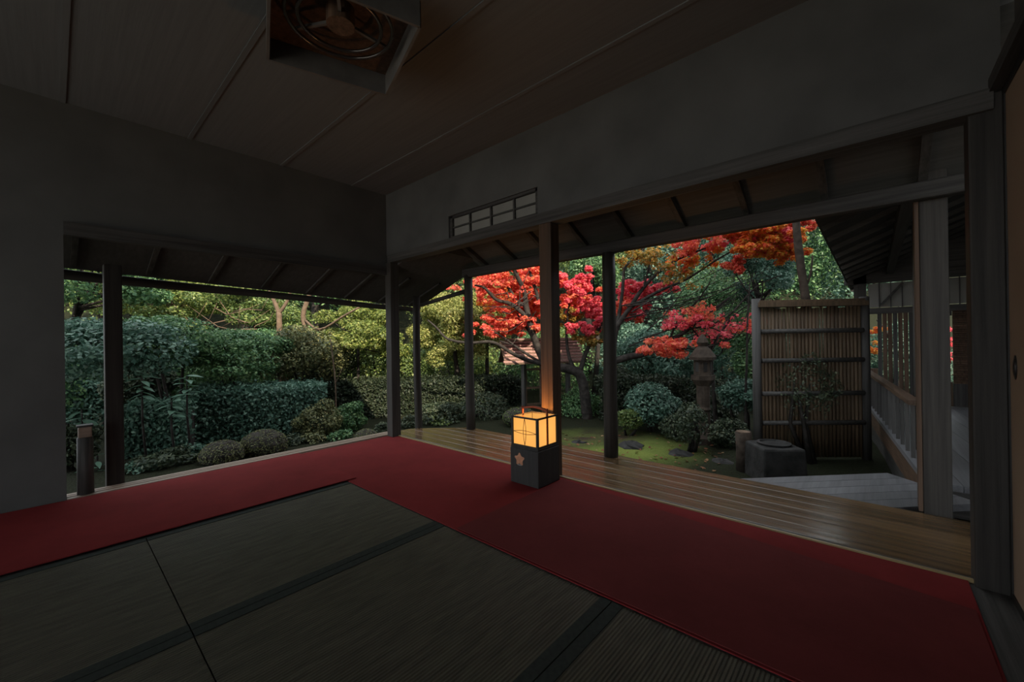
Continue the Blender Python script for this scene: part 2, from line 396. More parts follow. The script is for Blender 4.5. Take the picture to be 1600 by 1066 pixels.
mb = MB()
mb.box(X_B, X_IN-.005, Y_R-.12, .695-.955, -.40, -.002)
mb.box(X_B, 1.285, -.26, 2.61, -.40, -.056)
mb.box(X_B, 1.285, 2.61, Y_IN-.005, -.40, -.002)
mb.box(1.285, X_IN-.005, -.26, Y_IN-.005, -.40, -.002)
structure(mb.build('floor', 'darkwood_x'), 'boarded room floor below the mats and carpets')

# ceiling: boards with battens under them
mb = MB()
mb.box(X_B-.1, X_IN+.05, Y_R-.1, Y_IN+.05, CEIL, CEIL+.03)
ce = structure(mb.build('ceiling', 'ceiling'), 'dark boarded ceiling crossed by thin battens')
for i in range(8):
    b_ = MB(); x = X_B+.35+i*.6; b_.box(x-.012, x+.012, Y_R, Y_IN, CEIL-.006, CEIL); b_.build('batten', 'ceiling', ce, origin=(x, 1.6, CEIL-.015))

# wall with the sliding panel (right), wall left of the garden opening, unseen back wall with a doorway added to let in sky light
mb = MB(); mb.box(X_B, 2.19, Y_R-.09, Y_R-.03, 1.80, CEIL); mb.box(X_B, 1.22, Y_R-.09, Y_R-.03, 0, 1.80)
structure(mb.build('wall_right', 'plaster'), 'dark plastered wall around the sliding panel')
mb = MB(); mb.box(X_B, .045, Y_IN+.0, Y_IN+.07, -.4, CEIL); mb.box(.045, X_IN, Y_IN+.0, Y_IN+.07, 1.60, CEIL)
structure(mb.build('wall_left', 'earth'), 'dark plastered wall left of and above the hedge-side opening')
mb = MB(); mb.box(X_B-.08, X_B, Y_R, -.25, -.4, CEIL); mb.box(X_B-.08, X_B, 3.45, Y_IN, -.4, CEIL); mb.box(X_B-.08, X_B, -.25, 3.45, 2.1, CEIL)
structure(mb.build('wall_back', 'paleplaster'), 'unseen back wall, made pale with a wide doorway added to light the room')
mb = MB(); mb.box(X_IN-.035, X_IN+.035, Y_R, Y_IN, 1.965, CEIL); mb.box(X_IN-.035, X_IN+.035, Y_R, 1.70, 1.775, 1.965); mb.box(X_IN-.035, X_IN+.035, 2.64, Y_IN, 1.775, 1.965)
structure(mb.build('wall_front', 'plaster'), 'dark plastered wall above the lintel around the lattice transom')

# lintels
mb = MB(); mb.box(X_IN-.05, X_IN+.05, Y_R+.02, Y_IN-.03, 1.70, 1.775)
structure(mb.build('trim_1', 'darkwood_y'), 'dark lintel beam over the maple-side opening')
mb = MB(); mb.box(.045, X_IN-.05, Y_IN-.045, Y_IN-.002, 1.58, 1.66)
structure(mb.build('trim_2', 'darkwood_x'), 'dark lintel beam over the hedge-side opening')

# lattice transom with paper panes
tr = structure(empty('window_1', (X_IN, 2.0, 1.775)), 'lattice transom with paper panes above the lintel')
ya, yb, za, zb = 1.70, 2.64, 1.775, 1.965
mb = MB()
mb.box(X_IN-.02, X_IN+.02, ya, yb, za, za+.02); mb.box(X_IN-.02, X_IN+.02, ya, yb, zb-.02, zb)
mb.box(X_IN-.02, X_IN+.02, ya, ya+.03, za, zb); mb.box(X_IN-.02, X_IN+.02, yb-.03, yb, za, zb)
mb.build('frame', 'darkwood_y', tr)
ncol, nrow = 4, 2
for i in range(1, ncol):
    y = ya+(yb-ya)*i/ncol; b_ = MB(); b_.box(X_IN-.014, X_IN+.014, y-.008, y+.008, za+.02, zb-.02); b_.build('muntin', 'darkwood_y', tr, origin=(X_IN, y, za))
for j in range(1, nrow):
    z = za+(zb-za)*j/nrow; b_ = MB(); b_.box(X_IN-.010, X_IN+.010, ya+.03, yb-.03, z-.006, z+.006); b_.build('muntin', 'darkwood_y', tr, origin=(X_IN, ya, z))
dy, dz = (yb-ya)/ncol, (zb-za)/nrow
pane0 = None
for i in range(ncol):
    for j in range(nrow):
        y, z = ya+dy*(i+.5), za+dz*(j+.5)
        if pane0 is None:
            b_ = MB(); b_.box(X_IN+.002, X_IN+.005, y-dy/2+.006, y+dy/2-.006, z-dz/2+.005, z+dz/2-.005)
            pane0 = b_.build('pane', 'paper', tr, origin=(X_IN+.003, y, z))
        else:
            p = pane0.copy(); COL.objects.link(p); p.parent = tr; p.location = Vector((X_IN+.003, y, z))-tr.location

# sliding panel on the right with its finger pull
dr = structure(empty('door_1', (1.7, Y_R, 0)), 'brown sliding panel with a dark oval finger pull')
mb = MB(); mb.box(1.24, 2.175, Y_R-.024, Y_R-.004, .02, 1.735); mb.build('panel', 'fusuma', dr, origin=(1.7, Y_R-.014, .88))
mb = MB()
mb.box(1.22, 1.245, Y_R-.03, Y_R, .0, 1.76); mb.box(2.17, 2.195, Y_R-.03, Y_R, .0, 1.76); mb.box(1.245, 2.17, Y_R-.03, Y_R, .0, .022); mb.box(1.245, 2.17, Y_R-.03, Y_R, 1.735, 1.76)
mb.build('panel_frame', 'black', dr)
mb = MB(); mb.lathe([(.030, 0), (.030, .004), (.022, .004), (.018, -.003)], n=20)
hk = mb.build('finger_pull', 'black', dr); hk.rotation_euler = (math.radians(90), 0, 0); hk.scale = (.8, 1.35, 1); hk.location = Vector((2.10, Y_R-.003, .80))-dr.location
mb = MB(); mb.box(X_B, 2.2, Y_R-.035, Y_R+.03, 1.76, 1.81); structure(mb.build('trim_3', 'darkwood_x'), 'dark lintel over the sliding panel')

# sill on the hedge side: two rails with a groove, and the short end piece
mb = MB()
mb.box(.045, X_IN+.02, Y_IN, Y_IN+.042, -.1, .012); mb.box(.045, X_IN+.02, Y_IN+.042, Y_IN+.058, -.1, -.006); mb.box(.045, X_IN+.02, Y_IN+.058, Y_IN+.085, -.1, .012)
mb.box(.045, X_IN+.02, Y_IN+.085, Y_IN+.098, -.1, -.006); mb.box(.045, X_IN+.02, Y_IN+.098, Y_IN+.135, -.1, .012)
structure(mb.build('trim_4', 'sill', bevel=.003), 'pale worn wooden sill along the hedge-side opening')
# threshold on the maple side
mb = MB(); mb.box(X_IN-.004, X_IN+.010, Y_R+.06, Y_IN-.02, -.1, .010)
structure(mb.build('trim_5', 'gold'), 'thin gold-brown edge strip beside the carpet')
mb = MB(); mb.box(X_IN+.011, X_IN+.060, Y_R+.06, Y_IN-.02, -.1, -.006)
structure(mb.build('trim_6', 'darkwood_y'), 'dark grooved threshold between carpet and veranda')

# veranda: six boards running along the room
ver = empty('veranda', (2.62, 1.5, 0), 'glossy wooden veranda of long boards reflecting the garden', 'veranda')
nb = 6; wd = (X_OUT-(X_IN+.062))/nb
for i in range(nb):
    x0 = X_IN+.062+i*wd; x1 = x0+wd-.005
    ye0 = min(3.24+(X_OUT-x0)*1.15, 3.72); ye1 = min(3.24+(X_OUT-x1)*1.15, 3.72)
    zt = .0+random.uniform(-.0015, .0015)-.004
    mb = MB(); mb.hexa([(x0, -1.4, -.045), (x1, -1.4, -.045), (x1, ye1, -.045), (x0, ye0, -.045), (x0, -1.4, zt), (x1, -1.4, zt), (x1, ye1, zt), (x0, ye0, zt)])
    mb.build('plank', 'veranda', ver, origin=((x0+x1)/2, 1.2, 0), bevel=.003)
mb = MB(); mb.box(X_OUT-.06, X_OUT-.01, -1.4, 3.2, -.16, -.047); mb.build('edge_beam', 'darkwood_y', ver)
for y in (-.9, .5, 2.4):
    mb = MB(); mb.tube([(X_OUT-.1, y, -.47), (X_OUT-.1, y, -.047)], .045, 10); mb.build('short_post', 'darkwood', ver, origin=(X_OUT-.1, y, -.45))

# posts
def square_post(name, x, y, w_, z0, z1, label, mat='post', foot=None):
    mb = MB(); h = w_/2
    mb.box(x-h, x+h, y-h, y+h, z0, z1)
    return tag(mb.build(name, mat, origin=(x, y, z0), bevel=.006), label, 'post')
def log_post(name, x, y, r, z0, z1, label, mat='post'):
    mb = MB(); zs = np.linspace(z0, z1, 9)
    mb.tube([(x+.006*math.sin(3*z+x), y+.006*math.cos(2*z+y), z) for z in zs], [r*(1.04-.08*i/8) for i in range(9)], 14, .03)
    return tag(mb.build(name, mat, origin=(x, y, z0), smooth=True), label, 'post')
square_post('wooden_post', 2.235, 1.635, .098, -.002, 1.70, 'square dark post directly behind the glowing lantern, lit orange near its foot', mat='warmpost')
square_post('wooden_post', 2.215, 3.53, .095, -.002, 1.70, 'square dark corner post where the sill meets the veranda')
square_post('wooden_post', .265, 3.79, .088, -.47, 1.46, 'thick dark post outside the sill at the left of the hedge view')
log_post('veranda_post', 2.91, 1.557, .052, -.003, 1.60, 'dark round post on the veranda edge just right of the lantern')
log_post('veranda_post', 2.915, 3.19, .047, -.003, 1.62, 'slim dark post at the far end of the veranda, in front of the red maple')
log_post('veranda_post', 2.63, 3.715, .040, -.47, 1.42, 'thinnest round post just right of the dark corner post')
square_post('wooden_post', 3.022, -.236, .104, -.47, 1.75, 'broad dark post beside the walkway at the right')
square_post('wooden_post', 2.248, -.31, .09, -.1, 1.80, 'dark jamb post between the veranda and the brown sliding panel')
mb = MB(); mb.box(2.975, 3.065, -.183, -.167, -.0, 1.62)
tag(mb.build('upright_board', 'brownboard', origin=(3.0, -.13, 0)), 'thin brown upright board fixed to the broad right post', 'board')

# short bollard by the sill
bo = empty('short_bollard', (.125, 3.655, .012), 'short dark bollard with a brown block on top, standing on the sill', 'bollard')
mb = MB(); mb.tube([(.125, 3.655, .012), (.125, 3.655, .36)], [.038, .036], 12); mb.build('shaft', 'darkwood', bo, smooth=True)
mb = MB(); mb.box(.095, .155, 3.625, 3.685, .36, .425); mb.build('head_block', 'sill', bo, bevel=.006)
mb = MB(); mb.box(.088, .162, 3.618, 3.692, .425, .437); mb.build('cap', 'darkwood', bo, bevel=.003)

# eaves. maple side: log beam on the posts, rafters and boards above it
vr = empty('veranda_roof', (2.9, 1.0, 1.60), 'low dark veranda roof carried on the log beam', 'roof')
mb = MB(); mb.box(2.885, 2.955, -1.2, 3.26, 1.595, 1.685); mb.build('beam', 'darkwood_y', vr, origin=(2.92, 1, 1.63), bevel=.012)
sl_ = .50
def roof_z(x): return 1.70+(3.06-x)*sl_
for i in range(11):
    y = -1.0+i*.40; b_ = MB(); b_.bar((2.27, y, roof_z(2.27)-.022), (3.05, y, roof_z(3.05)-.022), .035, .04); b_.build('rafter', 'darkwood_x', vr, origin=(2.6, y, 1.85))
mb = MB(); mb.hexa([(2.275, -1.4, roof_z(2.275)), (3.07, -1.4, roof_z(3.07)), (3.07, 3.12, roof_z(3.07)), (2.275, 3.12, roof_z(2.275)),
                    (2.275, -1.4, roof_z(2.275)+.09), (3.07, -1.4, roof_z(3.07)+.09), (3.07, 3.12, roof_z(3.07)+.09), (2.275, 3.12, roof_z(2.275)+.09)])
mb.build('roof_boards', 'roofboard', vr)
# bamboo gutter-like pole sloping from the thin post up to the far veranda post
gp = MB(); p0 = (2.70, 3.86, 1.315); p1 = (2.915, 3.24, 1.455)
gp.tube([p0, p1], [.020, .024], 10); tag(gp.build('tie_pole', 'darkwood_y', origin=p0, smooth=True), 'thin dark pole sloping from the thin post to the far veranda post', 'pole')
# hedge side: lean-to with the tapering log beam
er = empty('lean_to_roof', (1.2, 4.0, 1.4), 'dark lean-to roof over the hedge side with a thin log along its eave', 'roof')
LB0, LB1 = (-.9, 4.30, 1.475), (3.08, 4.30, 1.325)
mb = MB(); n_ = 12
mb.tube([tuple(np.array(LB0)*(1-t)+np.array(LB1)*t+np.array([0, .004*math.sin(9*t), .004*math.sin(13*t)])) for t in np.linspace(0, 1, n_)], list(np.linspace(.040, .028, n_)), 10, .03)
mb.build('log_beam', 'darkwood_x', er, smooth=True)
def lt(x, y, dz=0):
    ze = 1.475-(x+.9)/3.98*.15 + .052 - .008*(x+.9)/3.98
    return (x, y, ze+(4.30-y)*.335+dz)
mb = MB(); ylo = Y_IN+.05
mb.hexa([lt(-.9, 4.31), lt(3.09, 4.31), lt(3.09, ylo), lt(-.9, ylo), lt(-.9, 4.31, .08), lt(3.09, 4.31, .08), lt(3.09, ylo, .08), lt(-.9, ylo, .08)])
mb.hexa([lt(2.25, ylo), lt(3.09, ylo), lt(3.09, 3.10), lt(2.25, 3.10), lt(2.25, ylo, .08), lt(3.09, ylo, .08), lt(3.09, 3.10, .08), lt(2.25, 3.10, .08)])
mb.build('roof_boards', 'roofboard', er)
for i in range(10):
    x = -.7+i*.40; b_ = MB(); b_.bar(lt(x, 4.25, -.010), lt(x, ylo, -.018), .03, .018); b_.build('rafter', 'darkwood_y', er, origin=(x, 4, 1.5))
# main roof over the room, unseen; its high ridge is shaped to shade the garden
RZ = 4.9
mb = MB()
mb.hexa([(2.4, -4.5, 2.44), (2.4, 5.0, 2.44), (-.9, 5.0, RZ), (-.9, -4.5, RZ), (2.4, -4.5, 2.60), (2.4, 5.0, 2.60), (-.9, 5.0, RZ+.2), (-.9, -4.5, RZ+.2)])
mb.hexa([(-3.6, -4.5, 2.35), (-.9, -4.5, RZ), (-.9, 5.0, RZ), (-3.6, 5.0, 2.35), (-3.6, -4.5, 2.5), (-.9, -4.5, RZ+.2), (-.9, 5.0, RZ+.2), (-3.6, 5.0, 2.5)])
tag(mb.build('main_roof', 'roofboard', origin=(-.9, 0, 2.4)), 'unseen steep main roof over the dark room, ridge raised to shade the garden', 'roof')

# unseen hall added beyond the walkway so its roof shades the near garden
hl = empty('shade_hall', (4.5, -5.5, GROUND_Z), 'unseen tall hall added beyond the walkway wall to shade the garden', 'building')
mb = MB(); mb.box(.8, 9.5, -8.0, -3.2, GROUND_Z-.05, 3.2); mb.build('shade_hall_wall', 'paleplaster', hl, origin=(4.5, -5.5, GROUND_Z))
mb = MB(); mb.hexa([(.2, -2.4, 3.0), (.2, -5.5, SHADE_HALL_Z), (10.2, -5.5, SHADE_HALL_Z), (10.2, -2.4, 3.0), (.2, -2.4, 3.2), (.2, -5.5, SHADE_HALL_Z+.2), (10.2, -5.5, SHADE_HALL_Z+.2), (10.2, -2.4, 3.2)])
mb.hexa([(.2, -8.8, 3.0), (10.2, -8.8, 3.0), (10.2, -5.5, SHADE_HALL_Z), (.2, -5.5, SHADE_HALL_Z), (.2, -8.8, 3.2), (10.2, -8.8, 3.2), (10.2, -5.5, SHADE_HALL_Z+.2), (.2, -5.5, SHADE_HALL_Z+.2)])
mb.build('shade_hall_roof', 'roofboard', hl, origin=(4.5, -5.5, 3))

# ================================================================== FLOOR THINGS
def tatami(x0, x1, y0, y1, label):
    r = empty('tatami_mat', ((x0+x1)/2, (y0+y1)/2, -.055), label, 'tatami mat', 'tatami mats on the room floor')
    g = .002; hw = .040
    mb = MB(); mb.box(x0+g, x1-g, y0+g, y1-g, -.055, -.001); mb.build('mat', 'tatami', r, origin=((x0+x1)/2, (y0+y1)/2, -.03))
    for s in (0, 1):
        b_ = MB(); ya_ = y0+g if s == 0 else y1-g-hw
        b_.box(x0+g, x1-g, ya_, ya_+hw, -.001, .0015); b_.build('border', 'heri', r)
    return r
tatami(.285, 1.283, 1.645, 2.605, 'greenish square tatami mat in the corner between the two red carpets')
tatami(.285, 1.283, .69, 1.645, 'brownish tatami mat nearer the camera, below the greenish one')
tatami(-.67, .285, 1.645, 2.605, 'dark tatami mat at the far left beyond the greenish one')
tatami(-.67, .285, .69, 1.645, 'dark tatami mat in the lower left corner of the photo')
tatami(.285, 1.283, -.26, .69, 'dark tatami mat along the bottom edge of the photo')

def carpet(name, poly, z0, t, mat, label, nx=26, ny=26, seed=1):
    """a felt sheet over a quadrilateral (a,b,c,d), gently uneven"""
    r_ = random.Random(seed); a, b, c, d = [np.array(p, float) for p in poly]
    mb = MB(); top = []; ph = [r_.uniform(0, 6) for _ in range(4)]
    for j in range(ny+1):
        for i in range(nx+1):
            s, tt = i/nx, j/ny; p = (a*(1-s)+b*s)*(1-tt)+(d*(1-s)+c*s)*tt
            e = min(s, 1-s, tt, 1-tt); k = min(1, e*12)
            z = z0+t+k*.0016*(1+math.sin(p[0]*5+ph[0])*math.cos(p[1]*4+ph[1]))
            top.append((p[0], p[1], z))
    W = nx+1
    fs = [(j*W+i, j*W+i+1, (j+1)*W+i+1, (j+1)*W+i) for j in range(ny) for i in range(nx)]
    ring = [i for i in range(W)]+[j*W+nx for j in range(1, ny+1)]+[ny*W+i for i in range(nx-1, -1, -1)]+[j*W for j in range(ny-1, 0, -1)]
    base = len(top); low = [(top[i][0], top[i][1], z0) for i in ring]; L = len(ring)
    fs += [(ring[(i+1) % L], ring[i], base+i, base+(i+1) % L) for i in range(L)]
    mb.add(top+low, fs)
    cx = (a+b+c+d)/4
    o = mb.build(name, mat, origin=(cx[0], cx[1], z0), smooth=False)
    return tag(o, label, 'carpet')
carpet('red_carpet', [(1.288, -.25), (2.228, -.25), (2.228, 3.57), (1.288, 3.57)], 0, .004, 'felt2', 'long red felt carpet beside the veranda, with the lantern on it', seed=2)
carpet('red_carpet', [(1.292, -.24), (1.99, -.24), (2.195, 1.52), (1.292, 1.52)], .0085, .003, 'felt', 'red felt carpet laid over the long one in front of the lantern', seed=3)
carpet('red_carpet', [(-1.2, 2.615), (1.345, 2.615), (1.345, 3.575), (-1.2, 3.575)], .0085, .004, 'felt2', 'red felt carpet along the hedge-side sill at the left', seed=4)

# ------------------------------------------------------------------ the lantern
LX, LY = 2.066, 1.648
lan = empty('paper_lantern', (LX, LY, .0085), 'glowing square paper lantern on a dark box base with a red arched handle', 'lantern')
W2 = .101; B2 = .114; ZB = .245; ZT = .432; Z0 = .0085
base = MB()
base.box(LX-B2, LX+B2, LY-B2, LY+B2, Z0, ZB-.012)
bo_ = base.build('base_box', 'lacquer', lan, origin=(LX, LY, .1), bevel=.006)
b_ = MB(); b_.box(LX-B2+.004, LX+B2-.004, LY-B2+.004, LY+B2-.004, ZB-.012, ZB); b_.build('base_top', 'lacquer', lan, origin=(LX, LY, ZB), bevel=.002)
# corner uprights and rails
for sx in (-1, 1):
    for sy in (-1, 1):
        b_ = MB(); b_.box(LX+sx*W2-.007, LX+sx*W2+.007, LY+sy*W2-.007, LY+sy*W2+.007, ZB, ZT+.002); b_.build('corner_post', 'lacquer', lan, origin=(LX+sx*W2, LY+sy*W2, ZB))
for sy in (-1, 1):
    for z in (ZB+.006, ZT-.004):
        b_ = MB(); b_.box(LX-W2+.007, LX+W2-.007, LY+sy*W2-.005, LY+sy*W2+.005, z-.005, z+.005); b_.build('rail', 'lacquer', lan, origin=(LX, LY+sy*W2, z))
        b_ = MB(); b_.box(LX+sy*W2-.005, LX+sy*W2+.005, LY-W2+.007, LY+W2-.007, z-.005, z+.005); b_.build('rail', 'lacquer', lan, origin=(LX+sy*W2, LY, z))
for sy in (-1, 1):   # mid uprights on the two faces that carry the handle
    b_ = MB(); b_.box(LX-.006, LX+.006, LY+sy*W2-.005, LY+sy*W2+.005, ZB+.011, ZT+.05); b_.build('upright', 'redwood', lan, origin=(LX, LY+sy*W2, ZB))
# paper sides; the top is open and lets the bulb light the post
for sy in (-1, 1):
    b_ = MB(); b_.box(LX-W2+.007, LX+W2-.007, LY+sy*(W2-.003)-.0006, LY+sy*(W2-.003)+.0006, ZB+.004, ZT-.002); b_.build('paper_side', 'lantern_paper', lan)
    b_ = MB(); b_.box(LX+sy*(W2-.003)-.0006, LX+sy*(W2-.003)+.0006, LY-W2+.007, LY+W2-.007, ZB+.004, ZT-.002); b_.build('paper_side', 'lantern_paper', lan)
# crossed thin slats in a lens pattern on the two faces across the handle
for sx in (-1, 1):
    xf = LX+sx*(W2+.001)
    for s in (-1, 1):
        pv = [(xf, LY+s*.011*math.sin(math.pi*t), ZB+.011+(ZT-ZB-.02)*t) for t in np.linspace(0, 1, 9)]
        b_ = MB(); b_.tube(pv, .0017, 6); b_.build('slat', 'lacquer', lan)
        ph_ = [(xf, LY-W2+.007+2*(W2-.007)*t, ZB+.092+s*.011*math.sin(math.pi*t)) for t in np.linspace(0, 1, 9)]
        b_ = MB(); b_.tube(ph_, .0017, 6); b_.build('slat', 'lacquer', lan)
# arched handle
arc = [(LX, LY-W2-.003+2*(W2+.003)*t, ZT+.036+.017*math.sin(math.pi*t)) for t in np.linspace(0, 1, 15)]
b_ = MB()
for i in range(14):
    b_.bar(arc[i], arc[i+1], .018, .012)
part(b_.build('handle', 'redwood', lan, origin=(LX, LY, ZT)), 'arched reddish carrying handle')
# blossom cut-out, its lit view painted on as brown; small pale mark below, on the face towards the left
fl = []
cy_, cz_ = LY+.035, .165
for i in range(40):
    a = 2*math.pi*i/40; r_ = .033*(1+.22*math.cos(5*a)+.05*math.cos(10*a)); fl.append((cy_+r_*math.sin(a), cz_+r_*math.cos(a)))
xf = LX-B2
b_ = MB(); n_ = len(fl); b_.add([(xf-.0012, y, z) for y, z in fl]+[(xf+.001, y, z) for y, z in fl], [tuple(range(n_)), tuple(range(n_, 2*n_))[::-1]]+[(i, (i+1) % n_, n_+(i+1) % n_, n_+i) for i in range(n_)])
part(b_.build('blossom_cutout', 'cutout_lit', lan), 'five-lobed blossom cut-out on the base, its lit view painted brown')
b_ = MB()
for k, (a0, wq) in enumerate([(-.016, .006), (-.007, .005), (.001, .007), (.011, .005)]):
    b_.box(xf-.0012, xf+.001, cy_+a0, cy_+a0+wq, .127, .131+.002*(k % 2))
part(b_.build('small_mark', 'whitepaint', lan), 'small pale mark under the blossom')
# bulb inside
bl = bpy.data.lights.new('lantern_bulb', 'POINT'); bl.energy = 9.5; bl.color = (1.0, .44, .11); bl.shadow_soft_size = .03
blo = bpy.data.objects.new('lantern_bulb', bl); COL.objects.link(blo); blo.location = (LX, LY, .345)

# ------------------------------------------------------------------ ceiling lamp: square shade with two ring tubes (unlit)
cl = empty('ceiling_lamp', (.83, 1.70, CEIL), 'unlit square ceiling lamp with two ring tubes', 'ceiling lamp')
ang = math.radians(-17)
def rot2(dx, dy): return (.83+dx*math.cos(ang)-dy*math.sin(ang), 1.70+dx*math.sin(ang)+dy*math.cos(ang))
hs = .27
def sq(h_): return [rot2(-h_, -h_), rot2(h_, -h_), rot2(h_, h_), rot2(-h_, h_)]
mb = MB(); mb.prism(sq(hs-.012), 2.30, 2.315); mb.build('back_plate', 'brownboard', cl)
for k in range(4):
    q = sq(hs-.006); a, b = q[k], q[(k+1) % 4]
    b_ = MB(); b_.bar((a[0], a[1], 2.255), (b[0], b[1], 2.255), .012, .11); b_.build('shade_side', 'shade', cl)
mb = MB(); mb.tube([(.83, 1.70, 2.315), (.83, 1.70, CEIL)], .05, 16); mb.build('canopy', 'metal', cl)
for R_ in (.205, .160):
    mb = MB(); cx_, cy2 = .80, 1.63
    pts = [(cx_+R_*math.cos(a), cy2+R_*math.sin(a), 2.235) for a in np.linspace(0, 2*math.pi, 41)]
    mb.tube(pts, .008, 8, caps=False); tb = mb.build('ring_tube', 'ring', cl, smooth=True)
    tb['label'] = 'unlit glass ring tube'
mb = MB(); mb.tube([(.80, 1.63, 2.225), (.80, 1.63, 2.30)], [.055, .055], 20); mb.build('lamp_hub', 'brownboard', cl)
for a in (0, 2.1, 4.2):
    b_ = MB(); b_.bar((.80, 1.63, 2.25), (.80+.21*math.cos(a), 1.63+.21*math.sin(a), 2.25), .012, .012); b_.build('tube_bracket', 'shade', cl)

# ================================================================== RIGHT-HAND WALKWAY AND NEIGHBOURING WING
# grey diagonal deck joining the veranda to the walkway
sd = empty('side_deck', (3.3, .1, -.02), 'pale grey weathered deck boards set diagonally at the veranda edge', 'deck')
dA, dB = np.array([2.99, .66]), np.array([3.72, -.06]); dd = (dB-dA)/np.linalg.norm(dB-dA); nn = np.array([-dd[1], dd[0]])*-1
for i in range(5):
    a = dA+nn*i*.105; b = dB+nn*i*.105
    t0 = (2.975-a[0])/dd[0]; a = a+dd*t0
    a2 = a+nn*.101; t1 = (2.975-a2[0])/dd[0]; a2 = a2+dd*t1; b2 = dB+nn*(i*.105+.101)
    if a[1] < -.1: break
    mb = MB(); mb.hexa([(*a, -.05), (*a2, -.05), (*b2, -.05), (*b, -.05), (*a, -.012), (*a2, -.012), (*b2, -.012), (*b, -.012)])
    o = mb.build('plank', 'greydeck', sd, origin=((a[0]+b[0])/2, (a[1]+b[1])/2, -.03))
for q in ((3.1, .35), (3.5, .05)):
    b_ = MB(); b_.tube([(q[0], q[1], -.47), (q[0], q[1], -.05)], .04, 10); b_.build('short_post', 'darkwood', sd, origin=(*q, -.45))

wk = empty('walkway', (5.5, -.6, 0), 'raised walkway of grey boards leading away behind the broad right post', 'walkway')
def ey(x): return -.2+(x-4.06)*.085
for i in range(7):
    y1 = -.15-i*.16; y0 = y1-.157
    q0, q1 = y0+.15, y1+.15
    mb = MB(); mb.hexa([(3.62, ey(3.62)+q0, -.04), (7.58, ey(7.58)+q0, -.04), (7.58, ey(7.58)+q1, -.04), (3.62, ey(3.62)+q1, -.04), (3.62, ey(3.62)+q0, 0), (7.58, ey(7.58)+q0, 0), (7.58, ey(7.58)+q1, 0), (3.62, ey(3.62)+q1, 0)])
    mb.build('plank', 'greydeck', wk, origin=(6, (y0+y1)/2, 0))
mb = MB(); mb.bar((3.62, ey(3.62)-.012, -.12), (7.58, ey(7.58)-.012, -.12), .02, .157)
b_ = MB(); b_.bar((3.62, ey(3.62)-.05, -.33), (7.58, ey(7.58)-.05, -.33), .02, .27); b_.build('skirt_board', 'darkwood_x', wk, origin=(6, -.25, -.33))
mb.build('fascia', 'fascia', wk, origin=(6, -.2, -.12))
mb = MB(); mb.box(3.62, 3.66, -1.3, -.24, -.2, -.041); mb.build('end_beam', 'darkwood_y', wk)
for x in (3.9, 5.5, 7.1):
    b_ = MB(); b_.tube([(x, ey(x)-.13, -.47), (x, ey(x)-.13, -.041)], .05, 10); b_.build('short_post', 'darkwood', wk, origin=(x, ey(x)-.13, -.45))
    b_ = MB(); b_.tube([(x, -1.15, -.47), (x, -1.15, -.041)], .05, 10); b_.build('short_post', 'darkwood', wk, origin=(x, -1.15, -.45))
# post on a stone on the walkway
wp = empty('walkway_post', (4.62, -.275, 0), 'slim dark post on a flat pale stone at the walkway edge', 'post')
mb = MB(); mb.tube([(4.62, -.275, .025), (4.62, -.275, 1.83)], [.034, .031], 12); mb.build('shaft', 'darkwood', wp, smooth=True)
mb = MB(); mb.prism([(4.54, -.345), (4.70, -.345), (4.71, -.225), (4.55, -.22)], 0, .025); mb.build('stone_pad', 'stone', wp, bevel=.006)
# low railing
rl = empty('low_railing', (5.8, -.1, 0), 'low dark railing with short balusters along the walkway', 'railing')
mb = MB(); mb.bar((4.15, ey(4.15)-.03, .42), (7.5, ey(7.5)-.03, .42), .07, .035); mb.build('top_rail', 'fascia', rl, origin=(6, -.2, .42))
for i in range(14):
    x = 4.25+i*.235; b_ = MB(); yy = ey(x)-.03; b_.box(x-.016, x+.016, yy-.012, yy+.012, 0, .403); b_.build('baluster', 'darkwood', rl, origin=(x, yy, 0))

# wing at the end of the walkway: boarded wall with two openings, transom, roof
wg = empty('garden_wing', (8.2, -.8, 0), 'dark boarded wing at the end of the walkway with narrow openings', 'building')
XW = 7.6
def wall_piece(y0, y1, z0, z1, mat='brownboard', name='wall_board', x=XW, t=.05):
    b_ = MB(); b_.box(x, x+t, y0, y1, z0, z1); return b_.build(name, mat, wg, origin=(x, (y0+y1)/2, z0))
def wy(u, x=XW):   # y of the plane x=const seen at pixel column u (level with the horizon)
    d_ = CF + CR*((u-800)/F); return d_[1]/d_[0]*x
yo1, yo2 = wy(1355), wy(1371)
ys = [wy(1335), yo1]
wall_piece(wy(1355), wy(1335), 0, 1.85, 'darkwood', 'corner_pillar')
wall_piece(yo2, yo1, 1.22, 1.30, 'darkwood_y', 'lintel'); wall_piece(yo2, yo1, 0.0, .46, 'brownboard', 'wall_board')
edges = np.linspace(wy(1371), wy(1473), 13)
for k in range(12):
    wall_piece(edges[k+1]+.004, edges[k]-.004, 0, 1.22, 'brownboard' if k % 3 else 'darkwood')
wall_piece(wy(1488), wy(1473), 0, .31, 'brownboard'); wall_piece(wy(1488), wy(1473), 1.16, 1.30, 'darkwood_y', 'lintel')
# horizontal reed blind
for k in range(34):
    z = .30+k*.028; b_ = MB(); b_.tube([(XW+.02, wy(1489), z), (XW+.02, wy(1530), z)], .0152, 6); b_.build('blind_reed', 'brownboard', wg, origin=(XW+.02, wy(1510), z))
wall_piece(wy(1700), wy(1530), 0, 1.85, 'darkwood'); wall_piece(wy(1530), wy(1489), 0, .29, 'darkwood')
